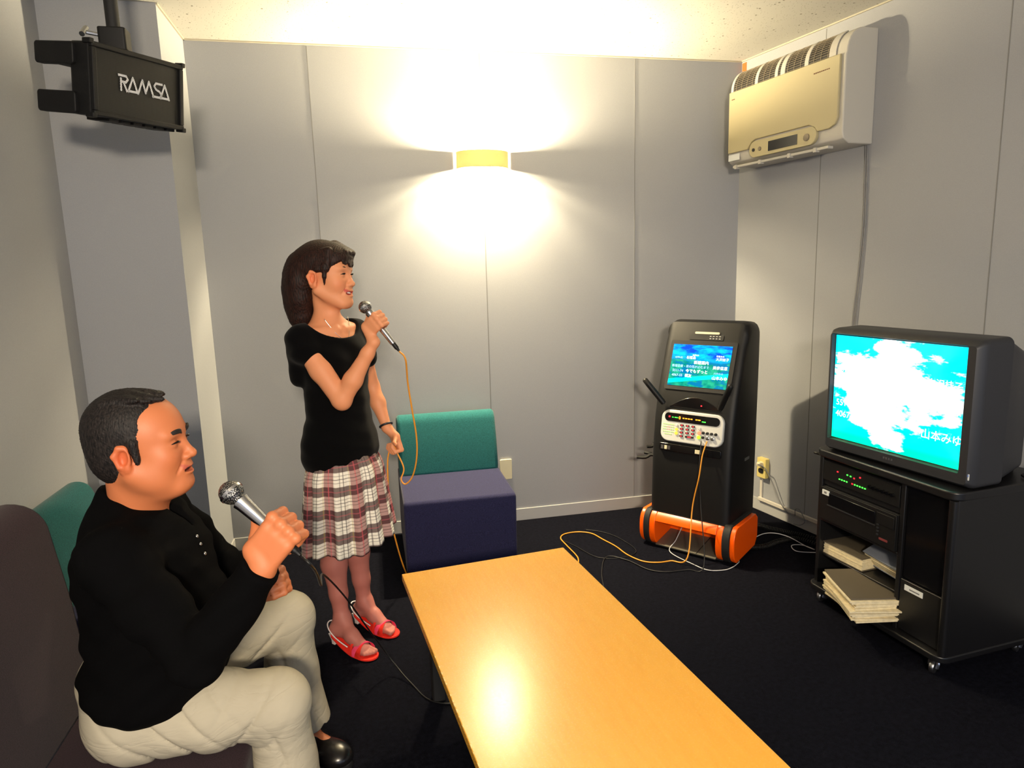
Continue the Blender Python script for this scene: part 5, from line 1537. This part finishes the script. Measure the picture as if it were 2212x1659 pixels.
    for a in (aR, aL):
        S2 = Field((a[0] - .14, a[1] - .24, -.002), (a[0] + .24, a[1] + .12, .14), .0035); fd = V3(.80, -.60, 0); A = np.array([fd, V3(.60, .80, 0), V3(0, 0, 1)])
        S2.rc(a - fd * .02 + V3(0, 0, -.045), a + fd * .02 + V3(0, 0, -.045), .042, .042, .02); S2.ell(a + fd * .075 + V3(0, 0, -.052), (.085, .046, .034), A, .03); S2.ell(a + fd * .115 + V3(0, 0, -.060), (.055, .048, .030), A, .03)
        S2.rc(a + V3(-.005, 0, -.02), a + V3(0, 0, .01), .042, .040, .02); S2.plane((0, 0, .022), (0, 0, -1), .002)
        o = fobj('shoe', S2, M['shoe'], t, off, smooth_it=1)
        bm = BM(); P = [tuple((a + fd * (.055 + .118 * math.cos(q)) + A[1] * (.047 * math.sin(q)) - np.array(off))[:2]) for q in np.linspace(0, 2 * PI, 36, endpoint=False)]
        prism(bm, P, .001, .024); obj('sole', bm, M['black_matte'], o, bevel=.003)
    return ball, tail, LO
MB_, MT, MLO = man()
microphone(MB_, MT, 'silver microphone with a bright chrome handle held by the seated man', .0245)

# ------------------------------------------------------------------ cords
def cord(name, P, r, m, label, smooth=8): return tag(obj(name, tube(BM(), P, r, 7, smooth), m, smooth=True), label, 'cord')
d = (Vector(WT) - Vector(WB)).normalized()
cord('audio_cable', [Vector(WT) + d * .002, Vector(WT) + d * .04, (.158, 2.66, 1.10), (.172, 2.70, .98), (.186, 2.74, .86), (.184, 2.77, .76), (.165, 2.80, .675), (.135, 2.825, .635), (.118, 2.835, .655), (.132, 2.84, .70), (.110, 2.848, .765),
     Vector(WLO), (.070, 2.90, .74), (.065, 2.96, .60), (.070, 3.0, .42), (.088, 3.02, .29), (.12, 3.12, .12), (.16, 3.18, .006), (.24, 2.95, .005), (.36, 2.60, .005), (.5, 2.30, .005), (.80, 2.40, .005), (.98, 2.80, .005), (1.005, 3.05, .005),
     (1.013, 3.156, .005), (1.040, 3.262, .005), (1.030, 3.423, .005), (1.027, 3.530, .005), (1.070, 3.585, .005), (1.154, 3.591, .005), (1.220, 3.545, .005), (1.251, 3.448, .005), (1.286, 3.336, .005), (1.305, 3.215, .005), (1.350, 3.118, .005), (1.417, 3.081, .005), (1.491, 3.08, .005), (1.555, 3.02, .04), kp_(.285, .0, .28), kp_(.318, .0, .45), kp_(.325, .02, .56), kp_(.336, .048, .630)],
     .0034, M['cord_yellow'], 'yellow cord from the woman\'s microphone looping over the carpet to the karaoke machine')
d = (Vector(MT) - Vector(MB_)).normalized()
cord('audio_cable', [Vector(MT), Vector(MT) + d * .03, (-.13, 1.42, .90), (-.14, 1.62, .78), (-.16, 1.95, .66), (-.12, 2.28, .42), (-.05, 2.40, .22), (.02, 2.46, .06), (.09, 2.36, .006), (.17, 2.22, .005), (.35, 2.2, .005), (.70, 2.30, .005), (.98, 2.70, .005), (1.10, 3.05, .005), (1.191, 3.22, .005), (1.278, 3.15, .005), (1.337, 3.018, .005), (1.415, 2.968, .005), (1.528, 2.96, .005), (1.60, 2.93, .03), kp_(.33, .0, .30), kp_(.312, .015, .50), kp_(.306, .045, .628)],
     .0030, M['cord_black'], 'black cord from the seated man\'s microphone trailing over the carpet')
cord('white_lead', [kp_(.16, .155, .105), kp_(.165, .06, .05), kp_(.17, -.02, .012), (1.585, 3.01, .004), (1.624, 2.930, .004), (1.697, 2.909, .004), (1.756, 2.925, .004), (1.82, 2.97, .004)], .0022, M['cord_white'], 'white lead curving from the orange base of the karaoke machine')
cord('white_lead', [(1.82, 2.97, .004), (1.839, 3.0, .006), (1.903, 3.079, .02), (2.05, 3.17, .04), (2.150, 3.19, .04), (2.22, 3.14, .03), (2.270, 3.05, .004), (2.285, 3.0, .004), (2.26, 3.07, .004), (2.203, 3.081, .004), (2.182, 3.011, .004), (2.256, 2.97, .004), (2.33, 2.95, .004)], .0022, M['cord_white'], 'white lead snaking across the carpet beside the television stand')
def coil(name, P, label, R=.012, turns=60):
    Q = catmull(P, 24); bm = BM(); out = []
    n = len(Q)
    for i in range(n * 4):
        f = i / 4; a = int(f); b = min(a + 1, n - 1); p = Q[a].lerp(Q[b], f - a) if a < n else Q[-1]
        dd = (Q[b] - Q[max(a - 1, 0)]).normalized(); s_ = dd.cross(Vector((0, 0, 1))).normalized(); ang = 2 * PI * turns * i / (n * 4)
        out.append(p + s_ * R * math.cos(ang) + Vector((0, 0, 1)) * (R * math.sin(ang) + R))
    return tag(obj(name, tube(bm, out, .0028, 5, 0), M['cord_black'], smooth=True), label, 'cord')
coil('spiral_cord', [(2.08, 3.36, .003), (2.17, 3.37, .003), (2.215, 3.30, .003), (2.28, 3.22, .003), (2.36, 3.10, .003), (2.42, 2.9, .003)], 'black spiral-wrapped cable behind the karaoke machine, nearest the wall')
coil('spiral_cord', [(1.89, 3.09, .003), (1.95, 3.10, .003), (2.04, 3.09, .003), (2.16, 3.13, .003), (2.27, 3.13, .003), (2.34, 3.0, .003)], 'black spiral-wrapped cable on the carpet between karaoke machine and television stand')
cord('thin_black_lead', [(1.03, 3.50, .004), (1.075, 3.40, .004), (1.141, 3.232, .004), (1.265, 3.19, .004), (1.37, 3.25, .004), (1.35, 3.43, .004), (1.29, 3.55, .004), (1.2, 3.62, .004)], .002, M['cord_black'], 'thin black lead looped on the carpet beside the table')
cord('tangled_lead', [wallR(0) @ Vector(p) for p in ((.62, .07, .09), (.64, .09, .14), (.68, .1, .15), (.72, .1, .10), (.68, .09, .06), (.63, .09, .05))], .0022, M['cord_grey'], 'tangled grey lead hanging behind the left edge of the television stand')

# ------------------------------------------------------------------ light
def area(name, loc, d, size, power, rgb, sy=None, spread=PI):
    l = bpy.data.lights.new(name, 'AREA'); l.energy = power; l.color = rgb; l.size = size; l.spread = spread
    if sy: l.shape = 'RECTANGLE'; l.size_y = sy
    o = bpy.data.objects.new(name, l); COL.objects.link(o); o.location = loc
    o.rotation_euler = Vector(d).to_track_quat('-Z', 'Y').to_euler(); return o
def point(name, loc, power, rgb, r=.03):
    l = bpy.data.lights.new(name, 'POINT'); l.energy = power; l.color = rgb; l.shadow_soft_size = r
    o = bpy.data.objects.new(name, l); COL.objects.link(o); o.location = loc; return o
WARM = (1.0, .72, .36)
# the matching wall lamp on the near wall, behind the photographer
area('near_wall_lamp', (-.02, -1.45, 2.05), (0.15, 1, -.22), .34, 110, (1.0, .84, .62), .2)
# television glow is its own screen; daylight-coloured spill through the open near side of the room
w = bpy.data.worlds.new('world'); S.world = w; w.use_nodes = True
w.node_tree.nodes['Background'].inputs[0].default_value = (.62, .74, 1.0, 1); w.node_tree.nodes['Background'].inputs[1].default_value = 1.1

# ------------------------------------------------------------------ camera
def camera():
    pitch, roll, yaw, f = .168, -.0284, .2141, 1461.0
    cp, sp_ = math.cos(pitch), math.sin(pitch); cr, sr = math.cos(roll), math.sin(roll)
    fw = Vector((0, cp, -sp_)); R0 = Vector((1, 0, 0)); U0 = Vector((0, sp_, cp))
    R = R0 * cr + U0 * sr; U = -R0 * sr + U0 * cr
    Z = Matrix.Rotation(-yaw, 3, 'Z'); fw, R, U = Z @ fw, Z @ R, Z @ U
    c = bpy.data.cameras.new('camera'); c.sensor_width = 36; c.lens = 36 * f / 2212; c.clip_start = .05
    o = bpy.data.objects.new('camera', c); COL.objects.link(o)
    Mx = Matrix((R, U, -fw)).transposed().to_4x4(); Mx.translation = (0, 0, HC); o.matrix_world = Mx
    S.camera = o
camera()
S.view_settings.view_transform = 'Standard'; S.view_settings.look = 'None'; S.view_settings.gamma = 1; S.view_settings.use_curve_mapping = False
S.view_settings.exposure = .28
S.cycles.use_denoising = True; S.cycles.max_bounces = 8; S.cycles.diffuse_bounces = 5; S.cycles.sample_clamp_indirect = 4
